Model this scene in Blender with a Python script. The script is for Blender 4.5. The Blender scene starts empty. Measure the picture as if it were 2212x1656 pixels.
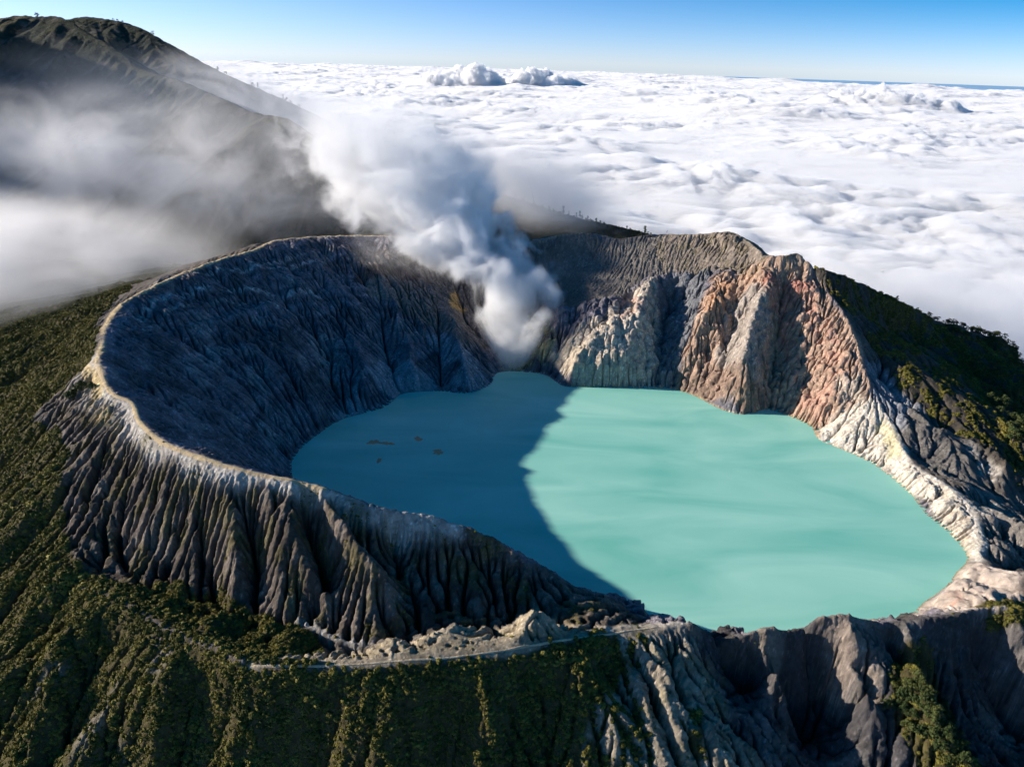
import bpy, math
import numpy as np
from mathutils import Vector, Matrix

S = bpy.context.scene
C = S.collection

# ------------------------------------------------------------------ camera
REFW, REFH, FPX = 2212.0, 1656.0, 1522.0
PITCH, ROLL = math.radians(24.54), math.radians(1.72)
CAM = np.array([0.0, 0.0, 600.0])
_f = np.array([0, math.cos(PITCH), -math.sin(PITCH)])
_r = np.array([1.0, 0, 0])
_u = np.cross(_r, _f)
CR = math.cos(ROLL) * _r + math.sin(ROLL) * _u
CU = math.cos(ROLL) * _u - math.sin(ROLL) * _r
CF = _f
cam = bpy.data.cameras.new("camera")
cam.sensor_fit = 'HORIZONTAL'
cam.sensor_width = 36.0
cam.lens = 36.0 * FPX / REFW
cam.clip_start = 5.0
cam.clip_end = 400000.0
camo = bpy.data.objects.new("camera", cam)
C.objects.link(camo)
M = Matrix(((CR[0], CU[0], -CF[0], CAM[0]), (CR[1], CU[1], -CF[1], CAM[1]), (CR[2], CU[2], -CF[2], CAM[2]), (0, 0, 0, 1)))
camo.matrix_world = M
S.camera = camo

# ------------------------------------------------------------------ sky, sun, exposure
SKYA, SKYB, SKYC = (1.10, 1.10, 1.40, 1), (0.03, 0.64, 0.98, 1), (0.06, 0.76, 0.92, 1)
SUN_EL, SUN_AZ = math.radians(18.0), math.radians(-82.5)      # azimuth from +Y towards +X
sund = Vector((math.sin(SUN_AZ) * math.cos(SUN_EL), math.cos(SUN_AZ) * math.cos(SUN_EL), math.sin(SUN_EL)))
w = bpy.data.worlds.new("World")
S.world = w
w.use_nodes = True
nt = w.node_tree
bg = nt.nodes["Background"]
sky = nt.nodes.new("ShaderNodeTexSky")
sky.sky_type = 'NISHITA'
sky.sun_disc = False
sky.sun_elevation = SUN_EL
sky.sun_rotation = SUN_AZ
sky.altitude = 2700
sky.air_density = 1.0
sky.dust_density = 0.1
sky.ozone_density = 4.0
# the sky away from the sun and above the horizon haze is a deeper blue
tc = nt.nodes.new("ShaderNodeTexCoord")
def wmath(op, a, b=None, c=None, clamp=False):
    m = nt.nodes.new("ShaderNodeMath"); m.operation = op; m.use_clamp = clamp
    for i, v in enumerate((a, b, c)):
        if v is None: continue
        if isinstance(v, (int, float)): m.inputs[i].default_value = v
        else: nt.links.new(v, m.inputs[i])
    return m.outputs[0]
sep = nt.nodes.new("ShaderNodeSeparateXYZ"); nt.links.new(tc.outputs["Generated"], sep.inputs[0])
sdot = wmath('ADD', wmath('MULTIPLY', sep.outputs[0], math.sin(SUN_AZ)), wmath('MULTIPLY', sep.outputs[1], math.cos(SUN_AZ)))
away = wmath('MULTIPLY', wmath('SUBTRACT', 0.60, sdot), 0.95, clamp=True)
mr = nt.nodes.new("ShaderNodeMapRange"); mr.interpolation_type = 'SMOOTHSTEP'
nt.links.new(sep.outputs[2], mr.inputs[0]); mr.inputs[1].default_value = -0.01; mr.inputs[2].default_value = 0.10
deep = wmath('MULTIPLY', away, mr.outputs[0])
mixc = nt.nodes.new("ShaderNodeMix"); mixc.data_type = 'RGBA'
mixc.inputs[6].default_value = SKYA
mixc.inputs[7].default_value = SKYB
nt.links.new(deep, mixc.inputs[0])
mr2 = nt.nodes.new("ShaderNodeMapRange"); mr2.interpolation_type = 'SMOOTHSTEP'
nt.links.new(sep.outputs[2], mr2.inputs[0]); mr2.inputs[1].default_value = 0.10; mr2.inputs[2].default_value = 0.55
mixd = nt.nodes.new("ShaderNodeMix"); mixd.data_type = 'RGBA'
nt.links.new(mr2.outputs[0], mixd.inputs[0]); nt.links.new(mixc.outputs[2], mixd.inputs[6]); mixd.inputs[7].default_value = SKYC
mul = nt.nodes.new("ShaderNodeMix"); mul.data_type = 'RGBA'; mul.blend_type = 'MULTIPLY'; mul.inputs[0].default_value = 1.0
nt.links.new(sky.outputs[0], mul.inputs[6]); nt.links.new(mixd.outputs[2], mul.inputs[7])
nt.links.new(mul.outputs[2], bg.inputs[0])
bg.inputs[1].default_value = 0.08
sl = bpy.data.lights.new("sun", 'SUN')
sl.energy = 5.0
sl.angle = math.radians(0.5)
sl.color = (1.0, 0.90, 0.78)
so = bpy.data.objects.new("sun", sl)
so.rotation_mode = 'QUATERNION'
so.rotation_quaternion = sund.to_track_quat('Z', 'Y')
C.objects.link(so)
S.view_settings.view_transform = 'Standard'
S.view_settings.look = 'None'
S.view_settings.gamma = 1.0
S.view_settings.exposure = 0.75
cy = S.cycles
cy.max_bounces = 16
cy.diffuse_bounces = 3
cy.glossy_bounces = 2
cy.transparent_max_bounces = 8
cy.volume_bounces = 11
cy.use_denoising = True
cy.use_adaptive_sampling = True
cy.adaptive_threshold = 0.035
cy.adaptive_min_samples = 24

# ------------------------------------------------------------------ helpers
def ray(px, py):
    d = (px - REFW / 2) / FPX * CR - (py - REFH / 2) / FPX * CU + CF
    return d / np.linalg.norm(d)

def at_z(px, py, z):
    d = ray(px, py)
    return CAM + d * ((z - CAM[2]) / d[2])

def at_y(px, py, y):
    d = ray(px, py)
    return CAM + d * (y / d[1])

def proj(P):
    v = np.asarray(P, float) - CAM
    x, y, z = v @ CR, v @ CU, v @ CF
    z = np.maximum(z, 1.0)
    return REFW / 2 + FPX * x / z, REFH / 2 - FPX * y / z

def tag(o, label=None, cat=None, group=None, kind=None):
    if label: o['label'] = label
    if cat: o['category'] = cat
    if group: o['group'] = group
    if kind: o['kind'] = kind
    return o

def sstep(a, b, x):
    t = np.clip((x - a) / (b - a), 0, 1)
    return t * t * (3 - 2 * t)

_rng = np.random.RandomState(7)
_PERM = np.concatenate([_rng.permutation(1024)] * 3)
_G2 = np.stack([np.cos(np.arange(1024) * 2.399963), np.sin(np.arange(1024) * 2.399963)], 1).astype(np.float32)
_g3 = _rng.normal(size=(1024, 3)); _G3 = (_g3 / np.linalg.norm(_g3, axis=1)[:, None]).astype(np.float32)

def perlin2(x, y, seed=0):
    x = np.asarray(x, np.float32) + seed * 17.31; y = np.asarray(y, np.float32) + seed * 41.77
    xi = np.floor(x).astype(np.int64); yi = np.floor(y).astype(np.int64)
    xf = x - xi; yf = y - yi
    xi &= 1023; yi &= 1023
    u = xf * xf * xf * (xf * (xf * 6 - 15) + 10); v = yf * yf * yf * (yf * (yf * 6 - 15) + 10)
    def g(ix, iy, fx, fy):
        h = _PERM[_PERM[ix & 1023] + (iy & 1023)]
        q = _G2[h]
        return q[..., 0] * fx + q[..., 1] * fy
    a = g(xi, yi, xf, yf); b = g(xi + 1, yi, xf - 1, yf); c = g(xi, yi + 1, xf, yf - 1); d = g(xi + 1, yi + 1, xf - 1, yf - 1)
    return ((a + (b - a) * u) + ((c + (d - c) * u) - (a + (b - a) * u)) * v) * 1.5

def perlin3(x, y, z, seed=0):
    x = np.asarray(x, np.float32) + seed * 13.1; y = np.asarray(y, np.float32) + seed * 7.7; z = np.asarray(z, np.float32) + seed * 3.3
    xi = np.floor(x).astype(np.int64); yi = np.floor(y).astype(np.int64); zi = np.floor(z).astype(np.int64)
    xf = x - xi; yf = y - yi; zf = z - zi
    u = xf * xf * (3 - 2 * xf); v = yf * yf * (3 - 2 * yf); w_ = zf * zf * (3 - 2 * zf)
    r = 0
    for dz in (0, 1):
        for dy in (0, 1):
            for dx in (0, 1):
                h = _PERM[_PERM[_PERM[(xi + dx) & 1023] + ((yi + dy) & 1023)] + ((zi + dz) & 1023)]
                q = _G3[h]
                val = q[..., 0] * (xf - dx) + q[..., 1] * (yf - dy) + q[..., 2] * (zf - dz)
                r = r + val * (u if dx else 1 - u) * (v if dy else 1 - v) * (w_ if dz else 1 - w_)
    return r * 1.6

def fbm2(x, y, oct=4, seed=0, gain=0.5, lac=2.03):
    r = 0; a = 1.0
    for i in range(oct):
        r = r + a * perlin2(x, y, seed + i * 3)
        x = x * lac; y = y * lac; a *= gain
    return r

def blur(a, n=1):
    for _ in range(n):
        p = np.pad(a, 1, mode='edge')
        a = (p[1:-1, :-2] + 2 * p[1:-1, 1:-1] + p[1:-1, 2:]) / 4
        p = np.pad(a, 1, mode='edge')
        a = (p[:-2, 1:-1] + 2 * p[1:-1, 1:-1] + p[2:, 1:-1]) / 4
    return a

class Grid:
    def __init__(s, x0, x1, y0, y1, g):
        s.x0, s.y0, s.g = x0, y0, g
        s.nx = int(round((x1 - x0) / g)) + 1; s.ny = int(round((y1 - y0) / g)) + 1
        s.X, s.Y = np.meshgrid(x0 + np.arange(s.nx) * g, y0 + np.arange(s.ny) * g)
        s.X = s.X.astype(np.float32); s.Y = s.Y.astype(np.float32)
    def sample(s, A, x, y):
        u = np.clip((x - s.x0) / s.g, 0, s.nx - 1.001); v = np.clip((y - s.y0) / s.g, 0, s.ny - 1.001)
        i = u.astype(np.int32); j = v.astype(np.int32); fu = u - i; fv = v - j
        return (A[j, i] * (1 - fu) + A[j, i + 1] * fu) * (1 - fv) + (A[j + 1, i] * (1 - fu) + A[j + 1, i + 1] * fu) * fv

def densify(pts, step):
    pts = np.asarray(pts, float)
    out = []
    for a, b in zip(pts[:-1], pts[1:]):
        n = max(1, int(np.linalg.norm(b[:2] - a[:2]) / step))
        for k in range(n): out.append(a + (b - a) * k / n)
    out.append(pts[-1])
    return np.array(out)

def smooth_line(pts, step=6.0):
    """Catmull-Rom through the points"""
    P = np.asarray(pts, float)
    if len(P) < 3: return densify(P, step)
    Q = np.vstack([2 * P[0] - P[1], P, 2 * P[-1] - P[-2]])
    out = []
    for i in range(1, len(Q) - 2):
        n = max(2, int(np.linalg.norm(Q[i + 1] - Q[i]) / step))
        t = (np.arange(n) / n)[:, None]
        a, b, c, d = Q[i - 1], Q[i], Q[i + 1], Q[i + 2]
        out.append(0.5 * (2 * b + (c - a) * t + (2 * a - 5 * b + 4 * c - d) * t ** 2 + (3 * b - a - 3 * c + d) * t ** 3))
    out.append(P[-1:])
    return np.vstack(out)

def solve(grid, lines, iters=60, extra=None):
    """height field that meets every control line and is as taut as a membrane between them"""
    pts = np.vstack([densify(l, grid.g * 0.7) for l in lines])
    H = None
    lv = 64
    while lv >= 1:
        g = grid.g * lv
        nx = max(4, int(math.ceil((grid.nx - 1) / lv)) + 1); ny = max(4, int(math.ceil((grid.ny - 1) / lv)) + 1)
        i = np.clip(np.round((pts[:, 0] - grid.x0) / g).astype(int), 0, nx - 1)
        j = np.clip(np.round((pts[:, 1] - grid.y0) / g).astype(int), 0, ny - 1)
        inside = (pts[:, 0] > grid.x0 - g) & (pts[:, 1] > grid.y0 - g) & (pts[:, 0] < grid.x0 + grid.nx * grid.g) & (pts[:, 1] < grid.y0 + grid.ny * grid.g)
        sm = np.zeros((ny, nx)); ct = np.zeros((ny, nx))
        np.add.at(sm, (j[inside], i[inside]), pts[inside, 2]); np.add.at(ct, (j[inside], i[inside]), 1)
        fx = ct > 0; val = sm / np.maximum(ct, 1)
        if H is None:
            H = np.full((ny, nx), pts[:, 2].mean())
        else:
            yy = np.linspace(0, H.shape[0] - 1, ny) if False else np.clip(np.arange(ny) * 0.5, 0, H.shape[0] - 1.001)
            xx = np.clip(np.arange(nx) * 0.5, 0, H.shape[1] - 1.001)
            a = yy.astype(int); b = xx.astype(int); fa = (yy - a)[:, None]; fb = (xx - b)[None]
            a2 = np.minimum(a + 1, H.shape[0] - 1); b2 = np.minimum(b + 1, H.shape[1] - 1)
            H = (H[a][:, b] * (1 - fb) + H[a][:, b2] * fb) * (1 - fa) + (H[a2][:, b] * (1 - fb) + H[a2][:, b2] * fb) * fa
        n = 600 if lv >= 16 else (200 if lv >= 4 else iters)
        H[fx] = val[fx]
        for _ in range(n):
            p = np.pad(H, 1, mode='edge')
            H = 0.25 * (p[1:-1, :-2] + p[1:-1, 2:] + p[:-2, 1:-1] + p[2:, 1:-1])
            H[fx] = val[fx]
        lv //= 2
    return H[:grid.ny, :grid.nx].astype(np.float32)

def lic(grid, H, N, steps, dl, sharp=None):
    """smears the noise N along the fall line of H, so that it turns into ribs and gullies"""
    gy, gx = np.gradient(H, grid.g)
    m = np.sqrt(gx * gx + gy * gy) + 1e-4
    gx = (gx / m).astype(np.float32); gy = (gy / m).astype(np.float32)
    acc = N.copy(); wt = 1.0
    for sgn in (1, -1):
        x = grid.X.copy(); y = grid.Y.copy()
        for k in range(steps):
            u = np.clip((x - grid.x0) / grid.g, 0, grid.nx - 1.001); v = np.clip((y - grid.y0) / grid.g, 0, grid.ny - 1.001)
            i = (u + 0.5).astype(np.int32); j = (v + 0.5).astype(np.int32)
            x = x + sgn * dl * gx[j, i]; y = y + sgn * dl * gy[j, i]
            wk = 1 - (k + 1) / (steps + 1)
            acc += wk * grid.sample(N, x, y); wt += wk
    acc /= wt
    return acc / (acc.std() + 1e-6)

def rain(grid, H, mask, batches, drops, steps, k, seed, inertia=0.25, pit=1.5):
    """running water: drops follow the fall line and cut into the ground, so that gullies join as they go down"""
    rs = np.random.RandomState(seed); ny, nx = H.shape; g = grid.g
    H = H.astype(np.float32).copy(); cells = np.nonzero(mask.ravel() > 0.3)[0]; mk = mask.ravel()
    for b in range(batches):
        Hs = blur(H, 1)
        gy, gx = np.gradient(Hs, g); gx = gx.ravel().astype(np.float32); gy = gy.ravel().astype(np.float32)
        c = cells[rs.randint(0, len(cells), drops)]
        x = (c % nx + rs.uniform(-.5, .5, drops)).astype(np.float32); y = (c // nx + rs.uniform(-.5, .5, drops)).astype(np.float32)
        vx = np.zeros(drops, np.float32); vy = vx.copy(); cut = np.zeros(ny * nx)
        for s in range(steps):
            i = np.clip((x + 0.5).astype(np.int32), 1, nx - 2); j = np.clip((y + 0.5).astype(np.int32), 1, ny - 2); q = j * nx + i
            dx = -gx[q]; dy = -gy[q]; m = np.sqrt(dx * dx + dy * dy) + 1e-5
            vx = vx * inertia + dx / m * (1 - inertia); vy = vy * inertia + dy / m * (1 - inertia)
            vm = np.sqrt(vx * vx + vy * vy) + 1e-5
            cut += np.bincount(q, k * np.minimum(m, 1.0) * mk[q] * min(1.0, (s + 1) / 8) * min(1.0, (steps - s) / 10), ny * nx)
            x = np.clip(x + vx / vm, 1, nx - 2); y = np.clip(y + vy / vm, 1, ny - 2)
        cut = cut.reshape(ny, nx)
        H -= np.minimum(0.6 * cut + 0.4 * blur(cut, 1), pit).astype(np.float32)
    return H

def inpoly(poly, X, Y):
    poly = np.asarray(poly, float)
    r = np.zeros(X.shape, bool)
    j = len(poly) - 1
    for i in range(len(poly)):
        xi, yi = poly[i, :2]; xj, yj = poly[j, :2]
        if yi != yj:
            r ^= ((yi > Y) != (yj > Y)) & (X < (xj - xi) * (Y - yi) / (yj - yi) + xi)
        j = i
    return r

def linedist(X, Y, line, cut=80.0):
    """distance to a polyline (metres), only exact below cut"""
    L = densify(line, 5.0)
    D = np.full(X.shape, 1e6, np.float32)
    x0, y0 = L[:, 0].min() - cut, L[:, 1].min() - cut
    x1, y1 = L[:, 0].max() + cut, L[:, 1].max() + cut
    m = (X > x0) & (X < x1) & (Y > y0) & (Y < y1)
    xs, ys = X[m], Y[m]; d = np.full(xs.shape, 1e12, np.float32)
    for p in L:
        np.minimum(d, (xs - p[0]) ** 2 + (ys - p[1]) ** 2, out=d)
    D[m] = np.sqrt(d)
    return D

def mesh_obj(name, V, F, mat, parent=None, smooth=True, cols=None, colname="Col", facemat=None):
    me = bpy.data.meshes.new(name)
    V = np.asarray(V, np.float32); F = np.asarray(F, np.int32)
    k = F.shape[1]
    me.vertices.add(len(V)); me.vertices.foreach_set("co", V.ravel())
    me.loops.add(F.size); me.loops.foreach_set("vertex_index", F.ravel())
    me.polygons.add(len(F))
    me.polygons.foreach_set("loop_start", np.arange(0, F.size, k, dtype=np.int32))
    me.polygons.foreach_set("loop_total", np.full(len(F), k, np.int32))
    if smooth: me.polygons.foreach_set("use_smooth", np.ones(len(F), bool))
    if cols is not None:
        at = me.attributes.new(colname, 'FLOAT_COLOR', 'POINT')
        c4 = np.ones((len(V), 4), np.float32); c4[:, :3] = cols
        at.data.foreach_set("color", c4.ravel())
    me.update(calc_edges=True)
    me.validate()
    me.materials.append(mat)
    o = bpy.data.objects.new(name, me)
    C.objects.link(o)
    if parent is not None: o.parent = parent
    return o

def grid_faces(ny, nx, keep=None):
    idx = np.arange(ny * nx).reshape(ny, nx)
    F = np.stack([idx[:-1, :-1], idx[:-1, 1:], idx[1:, 1:], idx[1:, :-1]], -1)
    if keep is not None: return F[keep]
    return F.reshape(-1, 4)

def compact(V, F, *attrs):
    used = np.zeros(len(V), bool); used[F.ravel()] = True
    m = np.cumsum(used) - 1
    return (V[used], m[F]) + tuple(a[used] for a in attrs)

def new_mat(name):
    m = bpy.data.materials.new(name); m.use_nodes = True
    n = m.node_tree
    return m, n, n.nodes["Principled BSDF"], n.nodes["Material Output"]

def N(n, t, **kw):
    nd = n.nodes.new(t)
    for k, v in kw.items():
        if k.startswith('i_'): nd.inputs[k[2:]].default_value = v
        else: setattr(nd, k, v)
    return nd

# ------------------------------------------------------------------ control lines of the crater (photo pixel + height in metres -> place in the world)
def PL(*p, step=8.0): return smooth_line([at_z(a, b, c) for a, b, c in p], step)
def WL(*p, step=20.0): return densify(p, step)

rim_left = PL((1372,1330,38),(1330,1292,52),(1240,1265,78),(1180,1222,95),(1130,1208,105),(1070,1160,122),(960,1120,140),(910,1107,147),(820,1095,157),(760,1068,168),(706,1047,178),(634,1030,184),(514,1006,190),(428,978,195),(360,952,198),(326,930,200),(302,905,203),(285,865,205),(250,850,206),(225,827,208),(223,800,210),(209,776,212),(219,742,214),(219,718,215),(237,683,218),(261,656,220),(309,629,225),(377,596,228),(480,558,230),(548,539,230),(590,520,230),(650,513,226),(700,510,222),(780,508,216),(880,511,210),(1000,517,205),(1130,524,206),(1200,508,225),(1265,502,236),(1300,507,231),(1340,517,226),(1380,510,233),(1420,505,240),(1480,506,247),(1530,503,255),(1580,500,263),(1615,520,258),(1650,547,250),(1690,548,256),(1720,545,258))
rim_right = PL((1720,545,258),(1738,562,240),(1760,600,215),(1795,640,192),(1820,670,176),(1848,730,142),(1870,800,102),(1900,870,64),(1930,930,40),(1960,985,28),(2000,1020,24),(2050,1050,26),(2100,1100,22),(2120,1150,15),(2116,1195,9),(2118,1214,7))
rim_front = PL((2212,1308,96),(2130,1310,92),(2050,1328,88),(1965,1338,84),(1900,1342,84),(1860,1334,88),(1805,1322,95),(1760,1335,88),(1720,1358,78),(1650,1352,80),(1600,1374,70),(1545,1362,72),(1500,1344,82),(1470,1343,82),(1420,1350,80),(1370,1356,82),(1300,1364,86),(1200,1384,91),(1100,1402,95),(960,1418,99),(830,1425,101),(690,1432,101),(540,1430,100),(470,1398,98),(400,1372,95),(330,1338,92),(250,1290,92),(180,1268,90))
shore = PL((628,1000,0),(650,968,0),(690,935,0),(740,905,0),(830,880,0),(870,850,0),(950,845,0),(1010,850,0),(1060,830,0),(1075,805,0),(1130,803,0),(1180,810,0),(1212,832,0),(1260,836,0),(1390,837,0),(1450,840,0),(1500,855,0),(1560,885,0),(1612,896,0),(1650,884,0),(1690,893,0),(1750,920,0),(1770,950,0),(1830,975,0),(1890,1005,0),(1960,1060,0),(2000,1110,0),(2050,1150,0),(2090,1203,0),(2062,1240,0),(2040,1270,0),(1990,1305,0),(1955,1340,0), step=6)
shore_hidden = np.array([tuple(shore[-1]), (455,645,0), (380,620,0), (250,615,0), (190,640,0), (130,690,0), (60,700,0), (-60,735,0), (-160,775,0), (-250,830,0), (-320,900,0), tuple(shore[0])])
shore_loop = np.vstack([shore, smooth_line(shore_hidden, 6.0)])
cx, cyy = shore_loop[:, 0].mean(), shore_loop[:, 1].mean()
lake_in = shore_loop.copy(); lake_in[:, 0] = cx + (lake_in[:, 0] - cx) * 0.9; lake_in[:, 1] = cyy + (lake_in[:, 1] - cyy) * 0.9; lake_in[:, 2] = -28
lines = [rim_left, rim_right, rim_front, shore_loop, lake_in]
valley = PL((300,1262,84),(450,1312,81),(560,1335,80),(650,1348,80),(760,1388,78),(830,1386,78),(890,1370,78),(1000,1345,80),(1120,1335,72),(1210,1368,70))
lines += [valley]
FANL = [((682,1347,79),(640,1031,183),[(704,1300,-9),(697,1239,-13),(651,1103,-6)]), ((720,1352,79),(634,1030,184),[(692,1264,7),(641,1173,8),(632,1080,4)]),
        ((894,1364,78),(715,1049,177),[(869,1274,-13),(808,1224,-13),(722,1123,-6)]), ((850,1366,78),(690,1043,179),[(833,1254,7),(788,1194,9),(710,1085,4)]),
        ((560,1330,80),(520,1008,190),[(555,1275,-9),(560,1214,-9),(535,1143,-5)]), ((470,1312,81),(440,982,195),[(465,1280,-8),(444,1174,-8),(430,1080,-3)]),
        ((515,1318,80),(480,996,192),[(510,1260,5),(505,1180,6)]), ((372,1290,82),(345,942,199),[(365,1230,-8),(340,1130,-6)]), ((280,1240,84),(310,915,202),[(262,1160,-7),(270,1050,-5)]), ((610,1340,80),(570,1017,187),[(612,1270,6),(598,1180,7)])]
# knolls on the path ridge
lines += [PL((1110,1388,98),(1165,1322,104),(1210,1362,90)), PL((905,1385,97),(960,1360,99),(1010,1350,97))]
# bench (lip) above the far right cliff, and the ash bowl behind it
lip = PL((1205,668,118),(1273,651,128),(1308,655,132),(1370,631,150),(1411,600,170),(1480,593,180),(1540,576,202),(1600,572,218),(1650,562,235),(1700,560,244))
lines += [lip]
def FACE(a, b, *mid):
    """a line up a wall from a to b (pixel + height); each mid point gives pixel + how far it stands out of the straight slope"""
    A, B = at_z(*a), at_z(*b)
    out = [a]
    for px, py, dz in mid:
        d = ray(px, py)
        k = (B[2] - A[2]) / (B[1] - A[1])           # z = A.z + k*(y - A.y) meets z = 600 + d.z/d.y*y
        m = d[2] / d[1]
        y = (600 - A[2] + k * A[1]) / (k - m)
        out.append((px, py, min(max(600 + m * y + dz, 1), B[2] - 2)))
    return PL(*(out + [b]))
lines += [FACE((1222,833,0),(1390,612,162),(1240,790,10),(1275,730,16),(1320,690,16))]      # pale buttress
lines += [FACE((1330,837,0),(1405,604,168),(1345,760,14),(1375,690,18))]
lines += [FACE((1425,838,0),(1470,594,178),(1425,770,-8),(1440,690,-14))]                    # dark recess
lines += [FACE((1452,835,0),(1585,575,214),(1480,775,9),(1520,695,12),(1550,630,8))]        # red buttress
lines += [FACE((1545,876,0),(1620,570,225),(1560,820,-4),(1580,720,-8))]
lines += [FACE((1612,895,0),(1675,562,240),(1607,800,11),(1618,720,12),(1645,640,8))]        # central buttress
lines += [FACE((1660,885,0),(1698,562,244),(1672,780,-11),(1680,700,-9),(1690,630,-5))]       # gully in the red cliff
lines += [FACE((1700,896,0),(1735,565,240),(1720,780,3),(1730,690,3))]
for a_, b_, mid_ in FANL: lines += [FACE(a_, b_, *mid_)]
lines += [PL((828,1113,150),(846,1180,112),(853,1224,98),(869,1274,88))]
lines += [PL((905,1110,146),(985,1180,118),(1075,1240,94),(1160,1290,82)), PL((935,1230,104),(1020,1300,84),(1090,1330,76))]
# vent hollow and talus left of it
lines += [PL((1095,790,6),(1120,740,22),(1140,700,42),(1160,650,84),(1180,600,130))]
lines += [PL((1040,815,12),(1020,740,48),(1000,680,78),(985,620,120),(960,560,165))]
lines += [FACE((1012,848,0),(965,600,135),(1003,800,14),(998,776,12)), FACE((950,847,0),(915,600,150),(955,790,-6),(945,730,-5)), FACE((905,846,0),(860,600,150),(893,800,14),(888,770,12)), FACE((850,866,0),(800,600,160),(845,800,-6),(830,740,-6)), FACE((795,885,0),(720,600,165),(790,820,14),(780,780,12)), FACE((730,912,0),(640,620,170),(720,850,-5),(700,780,-5)), FACE((690,937,0),(560,640,175),(672,860,9),(640,780,10))]
# lower left outside slope
lines += [WL((-1500,300,-60),(-1000,380,-40),(-800,420,-10)), WL((-1500,300,-60),(-1450,800,-20),(-1400,1300,20),(-1300,1800,40),(-1100,2300,40))]
lines += [PL((-250,1250,40),(-60,1000,74),(-40,870,80))]
lines += [PL((0,1656,10),(300,1656,20),(550,1656,24),(800,1656,27),(1100,1656,28),(1350,1656,22),(1480,1656,24))]
lines += [PL((0,1480,52),(150,1380,70),(180,1268,90))]
# right part of the front face: spurs and ravines
lines += [PL((1420,1360,78),(1450,1430,64),(1490,1510,46),(1570,1656,22))]
for (xb, xt, m_) in ((1440,1340,(1386,1500,5)),(1500,1376,(1436,1500,6)),(1532,1402,(1466,1500,5))): lines += [FACE((xb,1656,24),(xt,1378,78),m_)]
for (xb, xt, m_) in ((1470,1358,(1411,1500,-5)),(1516,1390,(1451,1500,-5)),(1552,1414,(1482,1500,-5)),(1405,1322,(1360,1500,-4))): lines += [FACE((xb,1656,20),(xt,1380,76),m_)]
lines += [PL((1525,1400,42),(1560,1450,22),(1640,1560,-28),(1720,1656,-72))]
lines += [PL((1790,1334,88),(1806,1400,60),(1838,1470,36),(1868,1540,12)), PL((1888,1345,82),(1890,1410,66),(1892,1480,46)), PL((1628,1362,74),(1645,1410,52),(1670,1470,34)), PL((1945,1360,76),(1960,1430,54),(1990,1510,36),(2030,1600,12))]
lines += [PL((1650,1354,79),(1664,1410,66),(1685,1470,48),(1700,1510,32))]
lines += [PL((1730,1400,46),(1765,1500,6),(1800,1600,-38),(1815,1656,-62))]
lines += [PL((1828,1326,93),(1852,1400,77),(1872,1470,60),(1886,1540,38),(1890,1580,20))]
lines += [PL((1910,1410,44),(1922,1500,2),(1945,1590,-38),(1975,1656,-68))]
lines += [PL((1960,1345,82),(1978,1420,70),(2012,1490,58),(2052,1580,38),(2092,1656,20))]
lines += [PL((2090,1410,36),(2140,1520,-14),(2180,1656,-74))]
lines += [PL((2190,1325,92),(2230,1420,60),(2290,1560,10),(2330,1656,-20))]
lines += [WL((-800,300,-70),(0,300,-70),(700,300,-140),(1500,300,-200))]
# right outside: spurs and ravines
lines += [PL((1720,545,258),(1760,572,240),(1800,594,222),(1860,606,196),(1920,642,160),(1962,668,130),(2012,692,92),(2090,712,72),(2200,745,40))]
lines += [PL((1800,625,188),(1850,670,150),(1890,705,112),(1960,725,72),(2060,790,34),(2200,880,-10))]    # ravine
lines += [PL((1845,668,160),(1905,722,128),(1969,764,104),(2055,822,78),(2123,878,58),(2220,955,32))]       # spur
lines += [PL((1875,750,118),(1905,772,104),(1945,800,94),(2003,836,78),(2038,874,62),(2100,935,44),(2209,988,18))]
lines += [PL((1895,815,76),(1935,872,52),(2005,918,38),(2090,958,28),(2150,985,16),(2230,1040,-10))]
lines += [PL((1965,895,50),(2020,928,45),(2060,932,42),(2106,955,38),(2140,972,33),(2165,1002,25),(2176,1045,16))]
lines += [PL((1985,975,22),(2060,1030,14),(2120,1075,6),(2212,1130,-8))]
lines += [PL((2140,1095,18),(2175,1112,20),(2230,1150,16)), PL((2130,1160,4),(2212,1185,-4))]
lines += [PL((2124,1200,6),(2160,1212,-2),(2212,1214,-10),(2300,1216,-30))]
lines += [PL((2120,1222,14),(2160,1240,30),(2212,1238,40),(2300,1250,50))]
lines += [PL((2060,1262,16),(2120,1262,30),(2212,1275,52))]
lines += [PL((2050,712,66),(2120,740,50),(2212,800,28),(2300,850,10))]
lines += [WL((1500,300,-200),(1500,900,-200),(1450,1500,-230),(1300,2300,-330)), WL((1300,2300,-330),(700,2300,-200),(300,2300,-60),(-300,2300,40),(-1100,2300,40))]
lines += [WL((-600,1900,120),(-300,1950,130),(100,1960,120),(350,2000,100),(650,2000,20),(900,1900,-80))]

G = Grid(-1500, 1500, 300, 2300, 2.0)
H0 = solve(G, lines)
X, Y = G.X, G.Y

# distance maps
D_left = linedist(X, Y, rim_left, 260)
D_right = linedist(X, Y, rim_right, 260)
D_front = linedist(X, Y, rim_front, 260)
D_crest = np.minimum(np.minimum(D_left, D_right), D_front)
D_shore = linedist(X, Y, shore_loop, 200)
in_lake = inpoly(shore_loop, X, Y)
# the basin: everything inside the ring of crests
ring = np.vstack([rim_left, rim_right, rim_front[rim_front[:, 0] > 150]])
inside = inpoly(ring, X, Y)

Hb = blur(H0, 2)
Hb = np.where(in_lake, np.minimum(Hb, H0), Hb)
wx = 14 * fbm2(X / 90, Y / 90, 3, 1); wy = 14 * fbm2(X / 90, Y / 90, 3, 5)

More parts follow.
